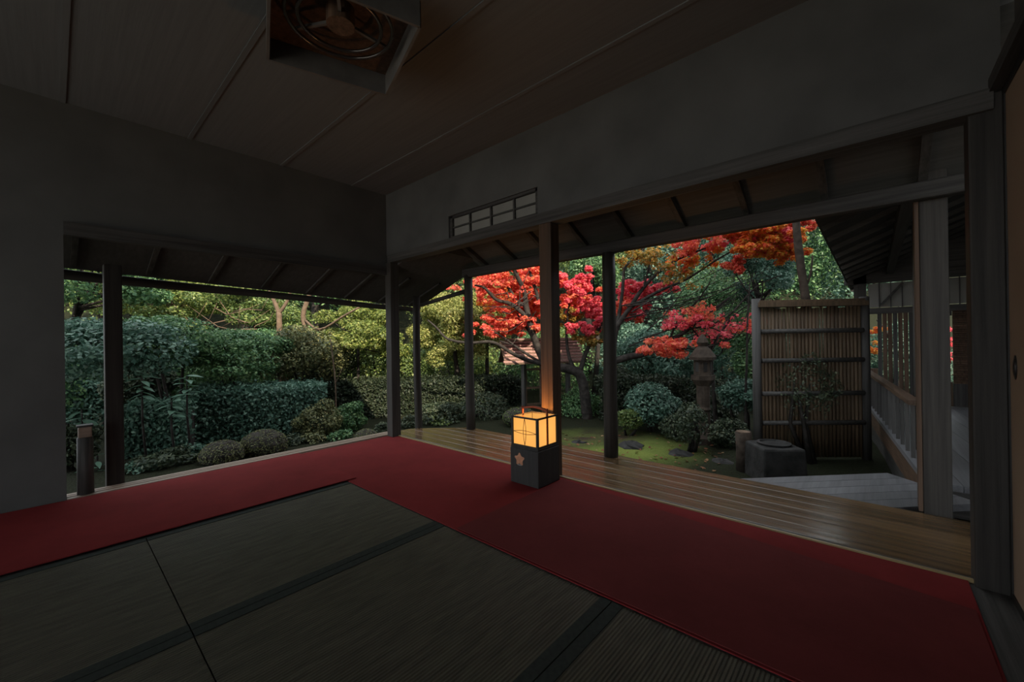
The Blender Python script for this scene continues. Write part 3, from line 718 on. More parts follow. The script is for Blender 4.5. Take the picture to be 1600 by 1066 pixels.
# transom panes over the openings
wall_piece(wy(1530), wy(1355), 1.22, 1.30, 'darkwood_y', 'transom_rail', x=XW-.02, t=.06)
for k in range(10):
    ua, ub = 1358+k*18, 1358+(k+1)*18-2
    wall_piece(wy(ub), wy(ua), 1.31, 1.64, 'paper', 'pane', x=XW+.01, t=.01)
    wall_piece(wy(ub+2), wy(ub), 1.30, 1.65, 'darkwood', 'muntin', x=XW-.005, t=.03)
wall_piece(wy(1700), wy(1320), 1.65, 3.0, 'darkwood_y', 'transom_head')
b_ = MB(); b_.bar((XW-.03, wy(1378), 1.34), (XW-.03, wy(1412), 1.62), .03, .03); b_.build('brace', 'darkwood_y', wg)
# walkway roof
wr = empty('walkway_roof', (5.2, -.5, 1.85), 'dark boarded roof over the walkway, hiding the garden at upper right', 'roof')
def wz(y): return 1.69+(.28-y)*.42
mb = MB(); mb.hexa([(3.09, .28, wz(.28)), (3.09, -1.7, wz(-1.7)), (9.0, -1.7, wz(-1.7)), (9.0, .28, wz(.28)), (3.09, .28, wz(.28)+.08), (3.09, -1.7, wz(-1.7)+.08), (9.0, -1.7, wz(-1.7)+.08), (9.0, .28, wz(.28)+.08)])
mb.build('roof_boards', 'roofboard', wr)
mb = MB(); mb.bar((3.1, -.18, wz(-.18)-.08), (8.6, -.18, wz(-.18)-.08), .07, .09); mb.build('beam', 'darkwood_x', wr, origin=(5, -.18, 1.8))
for k in range(13):
    x = 3.2+k*.45; b_ = MB(); b_.bar((x, .26, wz(.26)-.02), (x, -1.6, wz(-1.6)-.02), .035, .038); b_.build('rafter', 'darkwood_y', wr, origin=(x, -.6, 1.9))
# side wall closing the far side of the walkway
mb = MB(); mb.box(3.3, 7.6, -1.62, -1.56, -.4, 2.3)
structure(mb.build('wall_walkway', 'plaster'), 'dark plastered wall on the far side of the walkway')

# bamboo screen fence beside the walkway
fA, fB = np.array([5.16, .93]), np.array([5.83, .10])
fe = empty('bamboo_fence', ((fA[0]+fB[0])/2, (fA[1]+fB[1])/2, GROUND_Z), 'brown bamboo screen fence of upright slats with dark cross rails', 'fence')
fd = fB-fA; flen = np.linalg.norm(fd); fdir = fd/flen; fn = np.array([-fdir[1], fdir[0]])
if fn[0] > 0: fn = -fn
ns = 27
for i in range(ns):
    s = (i+.5)/ns; p = fA+fd*s; z1 = 1.24+.02*random.uniform(-1, 1); r_ = flen/ns*.47
    z0 = GROUND_Z+.05
    if i in (7, 16): r_ *= .78
    b_ = MB(); b_.tube([(p[0], p[1], z) for z in (z0, z0+.55, z0+1.1, z1)], [r_, r_*.98, r_*.96, r_*.94], 7, .05)
    b_.build('slat', 'bamboo', fe, origin=(p[0], p[1], z0), smooth=True)
for z in (-.02, .30, .66, .98):
    a = fA+fn*.03; b = fB+fn*.03; b_ = MB(); b_.tube([(a[0], a[1], z), (b[0], b[1], z)], .026, 8); b_.build('cross_rail', 'darkwood_x', fe, origin=(*a, z), smooth=True)
a = fA-fdir*.04; b = fB+fdir*.04
b_ = MB(); b_.bar((a[0], a[1], 1.27), (b[0], b[1], 1.27), .13, .05); b_.bar((a[0], a[1], 1.305), (b[0], b[1], 1.305), .08, .03); b_.build('top_cap', 'bamboo', fe, origin=(*a, 1.27))
for p in (a, b):
    b_ = MB(); b_.tube([(p[0], p[1], GROUND_Z-.02), (p[0], p[1], 1.34)], .045, 10); b_.build('end_post', 'darkwood', fe, origin=(*p, GROUND_Z), smooth=True)

# ================================================================== GARDEN HARDSCAPE
def rock(u, v, size, label, mat='stone', sq_=.6, z=None):
    p = ground_at(u, v, GROUND_Z); n_ = 10; mb = MB(); rr = random.Random(int(u*7+v))
    prof = []
    vs = []; fs = []
    for i in range(6):
        th = i/5*math.pi*.62
        for j in range(n_):
            ph = 2*math.pi*j/n_; r_ = size*math.sin(th+.05)*(1+.28*rr.uniform(-1, 1))
            vs.append((p[0]+r_*math.cos(ph), p[1]+r_*math.sin(ph), GROUND_Z-.08+size*sq_*(math.cos(th)+.3)*(1+.12*rr.uniform(-1, 1))))
    for i in range(5):
        for j in range(n_):
            fs.append((i*n_+j, (i+1)*n_+j, (i+1)*n_+(j+1) % n_, i*n_+(j+1) % n_))
    fs.append(tuple(range(n_))[::1]); mb.add(vs, fs)
    return tag(mb.build('garden_stone', mat, origin=(p[0], p[1], GROUND_Z), smooth=False), label, 'stone', 'stones in the moss')
rock(1016, 722, .10, 'small purplish stone lying right at the veranda edge')
rock(985, 696, .17, 'dark stone in the moss right of the round veranda post')
rock(1060, 708, .15, 'dark mossy stone between the veranda and the stone lantern')
rock(905, 690, .12, 'small stone at the foot of the maple trunk')
rock(1128, 722, .14, 'flat dark stone left of the cut stone basin')

# stone lantern in the shrubs
def stone_lantern(u, base_v, label):
    p = ground_at(u, base_v, GROUND_Z); x, y = p[0], p[1]
    e = empty('stone_lantern', (x, y, GROUND_Z), label, 'stone lantern'); c = (x, y, GROUND_Z)
    def lt_(name, prof, n=12, mat='brownstone'):
        b_ = MB(); b_.lathe(prof, c, n); return b_.build(name, mat, e, smooth=False)
    lt_('foot', [(.20, -.03), (.20, .07), (.15, .13)], 6)
    lt_('shaft', [(.085, .13), (.08, .40), (.095, .43), (.08, .46), (.085, .74)], 14)
    lt_('platform', [(.09, .74), (.15, .82), (.15, .88)], 6)
    lt_('light_box', [(.115, .88), (.115, 1.10)], 6)
    lt_('roof', [(.165, 1.08), (.17, 1.12), (.10, 1.22), (.06, 1.26)], 6)
    lt_('finial', [(.05, 1.26), (.075, 1.31), (.05, 1.37), (.01, 1.42)], 10)
    for k in range(3):
        a_ = YAW+math.pi+(k-1)*math.pi/3; b_ = MB()
        b_.box(-.004, .006, -.035, .035, .93, 1.05); w_ = b_.build('window', 'black', e); w_.rotation_euler = (0, 0, a_); w_.location = Vector((.098*math.cos(a_), .098*math.sin(a_), 0))
    return e
stone_lantern(1100, 690, 'weathered brown stone lantern half hidden among the dark shrubs')
# cut stone water basin by the fence
pb = ground_at(1210, 748, GROUND_Z)
wb = empty('stone_basin', (pb[0], pb[1], GROUND_Z), 'dark square stone water basin in front of the bamboo fence', 'basin')
def rq(dx, dy): return (pb[0]+dx*.80-dy*.6, pb[1]+dx*.6+dy*.80)
mb = MB(); h_ = .20
lo = [rq(-h_, -h_), rq(h_, -h_), rq(h_, h_), rq(-h_, h_)]; hi = [rq(-h_*.93, -h_*.93), rq(h_*.93, -h_*.93), rq(h_*.93, h_*.93), rq(-h_*.93, h_*.93)]
mb.hexa([(*q, GROUND_Z-.02) for q in lo]+[(*q, GROUND_Z+.33) for q in hi]); mb.build('block', 'stone', wb, bevel=.02)
mb = MB(); mb.lathe([(.135, 0), (.145, .025), (.12, .03), (.11, .012)], (pb[0], pb[1], GROUND_Z+.325), 20); mb.build('bowl_rim', 'stone', wb)
# brown stump with a pale round cut
ps = ground_at(1164, 736, GROUND_Z)
st = empty('cut_stump', (ps[0], ps[1], GROUND_Z), 'brown upright log stump left of the stone basin', 'stump')
mb = MB(); mb.tube([(ps[0], ps[1], GROUND_Z-.02), (ps[0]+.01, ps[1], GROUND_Z+.2), (ps[0], ps[1]+.01, GROUND_Z+.40)], [.085, .078, .075], 14, .06); mb.build('trunk', 'brownstone', st, smooth=True)
mb = MB(); mb.lathe([(.066, 0), (.066, .006)], (ps[0], ps[1]+.01, GROUND_Z+.398), 14); mb.build('cut_face', 'palebark', st)

# small roofed garden gate with lattice door
gd = 8.0
g0 = at(830, 640, gd); gx, gy = g0[0], g0[1]
gz = ground_z(gx, gy)
ga = empty('garden_gate', (gx, gy, gz), 'small garden gate with a pinkish battened roof and lattice door', 'gate')
rgt = np.array([CR[0], CR[1], 0]); rgt /= np.linalg.norm(rgt); fwd = np.array([CF[0], CF[1], 0]); fwd /= np.linalg.norm(fwd)
cs_, sn_ = math.cos(math.radians(14)), math.sin(math.radians(14))
gr, gf = rgt*cs_+fwd*sn_, fwd*cs_-rgt*sn_
def gp_(a, b, z): q = np.array([gx, gy, 0])+gr*a+gf*b; return (q[0], q[1], z)
ztop = .91+(535-566)*-1*gd/F*-1
zr0 = .91-(566-535)*gd/F; zr1 = .91-(533-535)*gd/F      # eave and ridge heights
for k in range(8):   # roof battens
    t = k/7; z = zr0+(zr1-zr0)*t+.02; bdepth = -.42+.42*t; halfw = .66+.02*t
    b_ = MB(); b_.bar(gp_(-.50-.02*(7-k), bdepth, z), gp_(1.05-.09*(7-k)*.2, bdepth, z), .05, .035); b_.build('roof_batten', 'shingle', ga, origin=gp_(.2, bdepth, z))
b_ = MB(); b_.hexa([gp_(-.62, -.45, zr0-.03), gp_(.96, -.45, zr0-.03), gp_(.96, .0, zr1-.03), gp_(-.62, .0, zr1-.03), gp_(-.62, -.45, zr0), gp_(.96, -.45, zr0), gp_(.96, .0, zr1), gp_(-.62, .0, zr1)])
b_.hexa([gp_(-.55, .0, zr1-.03), gp_(.96, .0, zr1-.03), gp_(.96, .45, zr0-.03), gp_(-.55, .45, zr0-.03), gp_(-.55, .0, zr1), gp_(.96, .0, zr1), gp_(.96, .45, zr0), gp_(-.55, .45, zr0)])
b_.build('roof_deck', 'brownboard', ga)
for a in (-.14, .24, .78):
    b_ = MB(); b_.bar(gp_(a, 0, gz-.03), gp_(a, 0, zr0+.05), .075, .075); b_.build('gate_post', 'darkwood', ga, origin=gp_(a, 0, gz))
b_ = MB(); b_.bar(gp_(-.4, 0, zr0-.02), gp_(.9, 0, zr0-.02), .07, .07); b_.build('gate_beam', 'darkwood_x', ga)
dl = MB(); dl.bar(gp_(-.10, 0, gz+.10), gp_(-.10, 0, zr0-.15), .03, .03); dl.bar(gp_(.20, 0, gz+.10), gp_(.20, 0, zr0-.15), .03, .03)
for z in (gz+.1, gz+.42, zr0-.16): dl.bar(gp_(-.10, 0, z), gp_(.20, 0, z), .03, .035)
door = dl.build('lattice_door', 'brownboard', ga)
for k in range(6):
    a = -.065+k*.047; b_ = MB(); b_.bar(gp_(a, -.03, gz+.1), gp_(a, -.03, zr0-.16), .026, .014); o = b_.build('slat', 'greyslat', door)

# ================================================================== PLANTS
def bush(name, u, v, d, ru, rv, n, leaf, mat, label, cat='shrub', group=None, shell=.55, clumps=0, k=.8, up=.5, jitter=.7, core=None, frac=.36, stem=True, flat=.75):
    n = int(n*1.7); leaf *= .78
    c = at(u, v, d); r = (ru*d/F, ru*d/F*k, rv*d/F)
    gz_ = ground_z(c[0], c[1])
    root = empty(name, (c[0], c[1], gz_), label, cat, group)
    cl_ = sub_clumps(c, r, clumps, frac, flat) if clumps else []
    cl_ = cl_ + [(c, tuple(q*.85 for q in r))]
    P, N = crown(cl_, n, shell=shell, up=up, jitter=jitter)
    keep = P[:, 2] > gz_+.01; P, N = P[keep], N[keep]
    leaf_mesh('foliage', P, N, leaf, mat, parent=root)
    if core:
        b_ = MB(); nn_ = 14; vs = []; fs = []
        for i in range(8):
            th = math.pi*i/7
            for j in range(nn_):
                ph = 2*math.pi*j/nn_; s = core
                vs.append((c[0]+r[0]*s*math.sin(th+.001)*math.cos(ph), c[1]+r[1]*s*math.sin(th+.001)*math.sin(ph), max(c[2]+r[2]*s*math.cos(th), gz_-.02)))
        for i in range(7):
            for j in range(nn_): fs.append((i*nn_+j, (i+1)*nn_+j, (i+1)*nn_+(j+1) % nn_, i*nn_+(j+1) % nn_))
        b_.add(vs, fs); b_.build('inner_growth', 'bark', root, origin=tuple(c))
    if stem:
        b_ = MB()
        for j in range(3):
            q = c+np.array([random.uniform(-.4, .4)*r[0], random.uniform(-.4, .4)*r[1], random.uniform(-.1, .4)*r[2]])
            s0 = np.array([c[0]+random.uniform(-.06, .06), c[1]+random.uniform(-.06, .06), gz_-.04]); mid = (s0+q)/2+np.array([random.uniform(-.1, .1), random.uniform(-.1, .1), 0])
            b_.tube([s0, mid, q], [.028, .02, .01], 6)
        b_.build('stem', 'bark', root, smooth=True)
    return root
def hedge(u0, v0t, d0, u1, v1t, d1, thick, leaf, n, mat, label, zb=None):
    n = int(n*1.7)
    """clipped hedge: a long box with a leafy skin between two pixel columns"""
    a = at(u0, v0t, d0); b = at(u1, v1t, d1); ax = b-a; L = np.linalg.norm(ax[:2]); dx = ax/np.linalg.norm(ax); nx_ = np.array([-dx[1], dx[0], 0]); nx_ /= np.linalg.norm(nx_)
    if nx_@np.array([CF[0], CF[1], 0]) < 0: nx_ = -nx_
    gz_ = min(ground_z(a[0], a[1]), ground_z(b[0], b[1]))
    mid = (a+b)/2+nx_*thick/2
    root = empty('clipped_hedge', (mid[0], mid[1], gz_), label, 'hedge')
    s = rng.uniform(0, 1, n); top = a[None]+(b-a)[None]*s[:, None]; H = top[:, 2]-gz_
    which = rng.uniform(0, 1, n)
    P = top.copy(); N = np.zeros((n, 3))
    tp = which < .35; fr = ~tp
    P[tp] += nx_*rng.uniform(0, thick, (tp.sum(), 1)); N[tp] = (0, 0, 1)
    P[fr, 2] = gz_+H[fr]*rng.uniform(0.02, 1, fr.sum()); N[fr] = -nx_*.9+np.array([0, 0, .35])
    bk = fr & (which > .88); P[bk] += nx_*thick; N[bk] = nx_
    P += rng.normal(size=P.shape)*.035 + (np.sin(s*L*5)*.03)[:, None]*nx_
    N += .65*rng.normal(size=N.shape)
    leaf_mesh('foliage', P, N, leaf, mat, parent=root)
    b_ = MB(); e = .06
    q = [a+nx_*e, b+nx_*e, b+nx_*(thick-e), a+nx_*(thick-e)]
    b_.hexa([(p[0], p[1], gz_-.02) for p in q]+[(p[0], p[1], p[2]-e) for p in q]); b_.build('inner_growth', 'bark', root, origin=tuple(mid))
    return root
def tree(name, u, v, d, ru, rv, n, leaf, mat, label, trunk_u=None, trunk_r=.07, clumps=18, group=None, bark='bark', up=.5, frac=.34, base=None, cat='tree', flat=.7):
    n = int(n*1.6); leaf *= .80
    c = at(u, v, d); r = (ru*d/F, ru*d/F*.8, rv*d/F)
    q = at(trunk_u if trunk_u else u, v, d); gz_ = ground_z(q[0], q[1])
    root = empty(name, (q[0], q[1], gz_), label, cat, group)
    cl_ = sub_clumps(c, r, clumps, frac, flat)
    P, N = crown(cl_, n, shell=.4, up=up, jitter=.8); keep = P[:, 2] > gz_+.15
    leaf_mesh('foliage', P[keep], N[keep], leaf, mat, parent=root)
    b_ = MB(); top = c+np.array([0, 0, r[2]*.4]); s0 = np.array([q[0], q[1], gz_-.06])
    m1 = s0*.6+top*.4+np.array([random.uniform(-.15, .15), random.uniform(-.15, .15), 0])
    b_.tube([s0, m1, top], [trunk_r, trunk_r*.75, trunk_r*.3], 9, .05); b_.build('trunk', bark, root, smooth=True)
    b_ = MB()
    for cc, rr in cl_[:10]:
        t_ = random.uniform(.35, .85); st_ = m1*(1-t_)+top*t_; md = (st_+cc)/2+np.array([0, 0, -.06])
        b_.tube([st_, md, cc], [trunk_r*.38, trunk_r*.25, trunk_r*.1], 6)
    b_.build('branches', bark, root, smooth=True)
    return root

# --- far wall of trees beyond the garden
far_specs = [(40, 400, 12, 130, 190, 'leaf_deep'), (165, 380, 13, 120, 210, 'leaf_mid'), (275, 400, 12.5, 110, 170, 'leaf_deep'), (385, 390, 13.5, 110, 190, 'leaf_mid'),
             (495, 400, 12.5, 105, 170, 'leaf_deep'), (600, 390, 13.5, 105, 180, 'leaf_mid'), (705, 380, 13, 110, 200, 'leaf_mid'), (810, 385, 14, 105, 190, 'leaf_deep'),
             (915, 370, 12.5, 100, 170, 'leaf_mid'), (1010, 400, 13.5, 100, 190, 'leaf_teal'), (1110, 385, 12.5, 105, 200, 'leaf_teal'), (1215, 390, 13.5, 110, 200, 'leaf_deep'), (1330, 400, 12.5, 120, 200, 'leaf_teal')]
words = ['far tree at the left edge, behind everything', 'tall far tree behind the thick left post', 'far tree just right of the thick left post', 'far tree above the layered mound', 'far tree behind the forked pale trunk',
         'far tree behind the dark corner post', 'far tree behind the yellow-green tree', 'far tree behind the red maple branches', 'far tree between the lantern post and the round veranda post',
         'bluish far tree right of the round veranda post', 'bluish far tree above the stone lantern', 'dark far tree behind the leaning trunk', 'bluish far tree behind the walkway roof']
for (u, v, d, ru, rv, mt), wd_ in zip(far_specs, words):
    tree('background_tree', u, v, d, ru, rv, 9000, .13, mt, wd_, trunk_r=.14, clumps=26, group='trees along the back of the garden')
far2 = ['farthest tree, at the left end of the back row', 'farthest tree above the left post', 'farthest tree above the short clipped hedge', 'farthest tree above the forked trunk', 'farthest tree above the corner post',
        'farthest tree above the far veranda post', 'farthest tree above the garden gate', 'farthest tree above the pink leaves', 'farthest tree above the orange leaves', 'farthest tree above the bamboo fence', 'farthest tree beyond the walkway wing']
for k, wd_ in enumerate(far2):
    u_ = -10+k*135
    tree('background_tree', u_, 440+8*(k % 3), 17.5+.6*(k % 2), 95, 130, 5200, .20, ('leaf_deep', 'leaf_mid', 'leaf_teal')[k % 3] if k < 7 else 'leaf_teal', wd_, trunk_r=.16, clumps=26, group='trees along the back of the garden')
# low undergrowth along the back that closes the view between the trunks
for i, (u, d, mt) in enumerate([(90, 10.5, 'leaf_deep'), (250, 10.8, 'leaf_deep'), (410, 10.4, 'leaf_deep'), (560, 10.8, 'leaf_mid'), (710, 11, 'leaf_mid'), (860, 10.6, 'leaf_deep'), (1000, 10.4, 'leaf_teal'), (1130, 10.2, 'leaf_teal'), (1260, 10.4, 'leaf_teal'), (1390, 10.4, 'leaf_teal')]):
    nm = ['behind the bollard', 'behind the rounded camellia', 'behind the layered mound', 'left of the corner post', 'behind the long hedge', 'behind the garden gate', 'behind the red maple trunk', 'behind the stone lantern', 'behind the bamboo fence', 'beyond the walkway'][i]
    bush('undergrowth_shrub', u, 560, d, 95, 62, 5200, .095, mt, 'dark back-row evergreen shrub '+nm, group='back-row shrubs', clumps=10, stem=True)

# --- hedge side (left view)
tree('evergreen_tree', 130, 440, 6.6, 120, 75, 7000, .085, 'leaf_deep', 'dark evergreen behind the left posts, above the glossy camellia', trunk_u=120, clumps=20)
bush('camellia_bush', 175, 550, 4.9, 130, 58, 5200, .078, 'leaf_teal', 'glossy-leaved camellia behind the thick left post', clumps=12, up=.8)
bush('camellia_bush', 275, 530, 5.6, 75, 42, 3600, .068, 'leaf_deep', 'glossy green shrub just right of the thick left post', clumps=9, up=.8)
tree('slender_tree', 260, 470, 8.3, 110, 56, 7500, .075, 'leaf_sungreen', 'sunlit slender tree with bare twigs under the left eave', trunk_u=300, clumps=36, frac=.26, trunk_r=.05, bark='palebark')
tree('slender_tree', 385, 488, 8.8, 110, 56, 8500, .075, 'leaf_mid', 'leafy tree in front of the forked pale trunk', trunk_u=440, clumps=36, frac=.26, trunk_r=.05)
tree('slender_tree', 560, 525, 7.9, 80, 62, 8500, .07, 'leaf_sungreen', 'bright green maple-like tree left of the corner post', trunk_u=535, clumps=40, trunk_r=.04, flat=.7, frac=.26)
bush('layered_mound', 365, 562, 6.3, 82, 58, 7500, .062, 'leaf_deep', 'dark rounded layered shrub in the middle of the hedge view', clumps=16, up=.9, flat=.45)
bush('dark_shrub', 480, 555, 7.4, 80, 55, 5200, .07, 'leaf_olive', 'dark olive shrub right of the layered mound', clumps=10)
hedge(298, 612, 5.6, 505, 606, 6.3, .7, .052, 9500, 'leaf_teal', 'clipped dark green hedge behind the two round shrubs')
hedge(188, 640, 4.9, 292, 634, 5.2, .6, .052, 5000, 'leaf_teal', 'short clipped hedge just right of the thick left post')
hedge(500, 600, 7.2, 815, 592, 8.6, .8, .05, 15000, 'leaf_shaded', 'long clipped hedge running behind the corner post')
bush('round_shrub', 347, 712, 4.75, 36, 28, 3600, .028, 'leaf_olive', 'small round clipped shrub at the sill, the left one of the pair', shell=.9, up=.2, jitter=.5, core=.85, stem=False, k=1, group='round clipped shrubs')
bush('round_shrub', 412, 697, 5.15, 40, 30, 4200, .028, 'leaf_olive', 'round clipped shrub at the sill, the right one of the pair', shell=.9, up=.2, jitter=.5, core=.85, stem=False, k=1, group='round clipped shrubs')
bush('round_shrub', 572, 684, 5.9, 22, 16, 2200, .03, 'leaf_olive', 'smallest round shrub just left of the corner post', shell=.88, up=.2, jitter=.5, core=.85, stem=False, k=1, group='round clipped shrubs')
bush('loose_shrub', 500, 660, 6.2, 40, 36, 2200, .05, 'leaf_olive', 'loose brownish shrub between the hedges', clumps=6)
bush('loose_shrub', 545, 655, 6.6, 30, 30, 1800, .05, 'leaf_deep', 'loose dark shrub beside the smallest round shrub', clumps=5)
bush('fern_clump', 255, 722, 4.6, 55, 20, 900, .06, 'leaf_hedge', 'low dark fern clump at the foot of the short hedge', clumps=5, stem=False)
bush('fern_clump', 300, 712, 4.9, 30, 22, 700, .06, 'leaf_teal', 'low bluish fern left of the round shrubs', clumps=4, stem=False)
for (u, v, d, ru, mt, lab) in [(455, 690, 5.6, 26, 'leaf_hedge', 'low fern clump right of the round shrub pair'), (490, 688, 5.8, 22, 'leaf_olive', 'low brownish fern clump below the clipped hedge'), (530, 684, 6.0, 24, 'leaf_deep', 'low green fern clump left of the smallest round shrub'),
                               (598, 672, 6.4, 18, 'leaf_hedge', 'low fern tuft touching the corner post'), (220, 735, 4.4, 30, 'leaf_teal', 'low fern clump right of the thick left post'), (640, 662, 6.8, 22, 'leaf_hedge', 'low fern tuft between the corner post and the thinnest post'), (690, 660, 6.9, 26, 'leaf_mid', 'low green tuft beyond the far end of the veranda')]:
    bush('fern_clump', u, v, d, ru, 14, 420, .055, mt, lab, group='low ferns along the sill', clumps=4, stem=False, up=.9)
bush('low_shrub', 110, 700, 4.5, 40, 36, 1500, .06, 'leaf_hedge', 'low dim shrub behind the bollard', clumps=5)

for i, (u, v, d, ru, rv, mt, lab) in enumerate([
    (95, 600, 5.9, 55, 70, 'leaf_deep', 'dim understory shrub at the far left edge of the opening'), (150, 620, 6.2, 50, 60, 'leaf_teal', 'dim understory shrub behind the bollard and the left post'),
    (215, 605, 6.0, 50, 55, 'leaf_hedge', 'dim understory shrub above the short clipped hedge'), (275, 595, 6.6, 50, 58, 'leaf_deep', 'dim understory shrub left of the layered mound'),
    (335, 610, 7.3, 55, 60, 'leaf_hedge', 'dim understory shrub behind the layered mound'), (430, 560, 8.0, 60, 55, 'leaf_deep', 'dim understory shrub below the forked trunk'),
    (515, 570, 8.2, 55, 55, 'leaf_hedge', 'dim understory shrub below the leaning pale trunk'), (585, 560, 8.6, 55, 55, 'leaf_mid', 'green understory shrub just left of the corner post'),
    (645, 590, 8.8, 45, 50, 'leaf_mid', 'green understory shrub seen between the corner post and the thinnest post'), (870, 560, 9.4, 50, 55, 'leaf_mid', 'green understory shrub beside the gate roof'),
    (965, 610, 7.9, 45, 50, 'leaf_hedge', 'dim understory shrub behind the round veranda post'), (1060, 570, 7.6, 50, 50, 'leaf_teal', 'bluish understory shrub left of the stone lantern'), (1185, 560, 7.4, 50, 70, 'leaf_deep', 'dim understory shrub behind the left edge of the bamboo fence'),
    (1105, 630, 7.0, 45, 50, 'leaf_hedge', 'dim understory shrub behind the stone lantern')]):
    bush('understory_shrub', u, v, d, ru, rv, 3600, .07, mt, lab, group='understory shrubs', clumps=9, up=.7)
# forked pale trunks
def limb_tree(name, polys, mat, label, cat='tree', parent=None):
    """polys: list of (pixel polyline with depth, r0, r1)"""
    p0 = at(*polys[0][0][0]); gz_ = ground_z(p0[0], p0[1])
    root = parent or empty(name, (p0[0], p0[1], gz_), label, cat)
    for k, (pl, r0, r1) in enumerate(polys):
        pts = [at(*q) for q in pl]
        # smooth (Catmull-Rom)
        sm = []
        for i in range(len(pts)-1):
            a_, b_, c_, d_ = pts[max(i-1, 0)], pts[i], pts[i+1], pts[min(i+2, len(pts)-1)]
            for t in (0, .25, .5, .75):
                sm.append(.5*((2*b_)+(-a_+c_)*t+(2*a_-5*b_+4*c_-d_)*t*t+(-a_+3*b_-3*c_+d_)*t**3))
        sm.append(pts[-1]); n_ = len(sm)
        mb = MB(); mb.tube(sm, list(np.linspace(r0, r1, n_)*.78), 9 if r0 > .04 else 6, .07 if r0 > .03 else 0)
        mb.build('trunk' if k == 0 else 'branch', mat, root, smooth=True)
    return root
limb_tree('forked_trunk', [([(442, 625, 7.8), (440, 560, 7.8), (437, 520, 7.8), (436, 488, 7.8)], .085, .06), ([(436, 490, 7.8), (428, 470, 7.8), (420, 455, 7.8)], .05, .035), ([(436, 490, 7.8), (448, 472, 7.8), (456, 450, 7.8)], .045, .03)],
          'palebark', 'pale forked trunk under the eave left of the corner post')
limb_tree('forked_trunk', [([(505, 625, 7.9), (490, 560, 7.9), (477, 510, 7.9), (474, 490, 7.9), (482, 465, 7.9), (490, 440, 7.9)], .07, .05), ([(476, 500, 7.9), (500, 515, 7.5), (535, 495, 7.3), (562, 480, 7.2)], .03, .02)],
          'palebark', 'leaning pale trunk just right of the forked one')
limb_tree('thin_sapling', [([(525, 670, 6.8), (524, 600, 6.8), (520, 560, 6.8), (516, 530, 6.8)], .018, .01), ([(524, 600, 6.8), (535, 575, 6.8)], .01, .006)], 'palebark', 'thin bare sapling in front of the long hedge')

# large-leaved plants (each leaf is a part)
big_leaf = None
def whorl_plant(u, v, d, n, size, label, mat='leaf_teal'):
    global big_leaf
    c = at(u, v, d); gz_ = ground_z(c[0], c[1])
    root = empty('broad_leaved_plant', (c[0], c[1], gz_), label, 'plant', 'broad-leaved plants near the sill')
    b_ = MB(); b_.tube([(c[0]+.03, c[1], gz_-.03), (c[0], c[1]+.02, (gz_+c[2])/2), tuple(c)], [.014, .011, .008], 6); b_.build('stem', 'bark', root, smooth=True)
    if big_leaf is None:
        b_ = MB(); L = 7; vs = []
        for i in range(L+1):
            t = i/L; w_ = .19*math.sin(math.pi*min(1, t**.8*.98+.02)); z_ = -.28*t*t
            vs += [(t, -w_, z_+.04), (t, 0, z_), (t, w_, z_+.04)]
        fs = []
        for i in range(L):
            fs += [(3*i, 3*i+3, 3*i+4, 3*i+1), (3*i+1, 3*i+4, 3*i+5, 3*i+2)]
        b_.add(vs, fs); tmp = b_.build('leaf', mat, root, smooth=True); big_leaf = tmp.data
        a_ = big_leaf.attributes.new('v', 'FLOAT', 'FACE'); a_.data.foreach_set('value', [.75]*len(big_leaf.polygons))
        bpy.data.objects.remove(tmp)
    for k in range(n):
        o = bpy.data.objects.new('leaf', big_leaf); COL.objects.link(o); o.parent = root
        tier = k/n; off = Vector((0, 0, -tier*size*1.5))
        o.location = Vector(c)-root.location+off
        s = size*random.uniform(.8, 1.15); o.scale = (s, s, s)
        o.rotation_euler = (random.uniform(-.3, .3), random.uniform(-.45, .25)+tier*.3, k*2.4+random.uniform(-.3, .3))
    return root
whorl_plant(128, 640, 3.95+.7, 12, .20, 'broad-leaved plant behind the bollard at the far left')
whorl_plant(222, 590, 4.7, 11, .16, 'broad-leaved plant just right of the thick left post')
whorl_plant(268, 622, 4.75, 12, .17, 'broad-leaved plant rising over the short clipped hedge')
whorl_plant(292, 588, 4.95, 10, .16, 'broad-leaved plant at the left foot of the layered mound')
whorl_plant(152, 712, 4.45, 7, .16, 'low broad-leaved plant between the bollard and the thick left post')

# --- middle view
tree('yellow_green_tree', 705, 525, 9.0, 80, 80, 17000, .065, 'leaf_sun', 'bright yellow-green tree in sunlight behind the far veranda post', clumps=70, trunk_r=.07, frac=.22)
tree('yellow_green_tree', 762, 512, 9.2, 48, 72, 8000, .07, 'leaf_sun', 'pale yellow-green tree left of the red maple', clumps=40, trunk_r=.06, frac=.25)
bush('dark_shrub', 755, 645, 7.3, 55, 40, 2600, .06, 'leaf_hedge', 'dark rounded shrub left of the garden gate', clumps=6)
bush('dark_shrub', 690, 650, 7.0, 40, 28, 2200, .055, 'leaf_hedge', 'dark low shrub behind the thinnest post', clumps=6)
bush('round_shrub', 812, 652, 6.6, 32, 18, 2600, .03, 'leaf_mid', 'low rounded mossy-green shrub behind the lantern', shell=.88, up=.2, jitter=.5, core=.85, stem=False, k=1, group='round clipped shrubs')
bush('dark_shrub', 905, 640, 7.6, 50, 42, 3000, .055, 'leaf_deep', 'dark shrub at the foot of the maple trunk', clumps=7)
hedge(940, 592, 7.0, 1075, 598, 6.6, .6, .05, 6500, 'leaf_shaded', 'dark clipped hedge right of the round veranda post')
bush('leafy_shrub', 1015, 632, 6.2, 55, 42, 4200, .058, 'leaf_teal', 'leafy bluish-green shrub left of the stone lantern', clumps=10, up=.8)
bush('leafy_shrub', 1160, 618, 5.9, 50, 30, 2600, .06, 'leaf_teal', 'bluish leafy shrub between the stone lantern and the bamboo fence', clumps=8, up=.9)
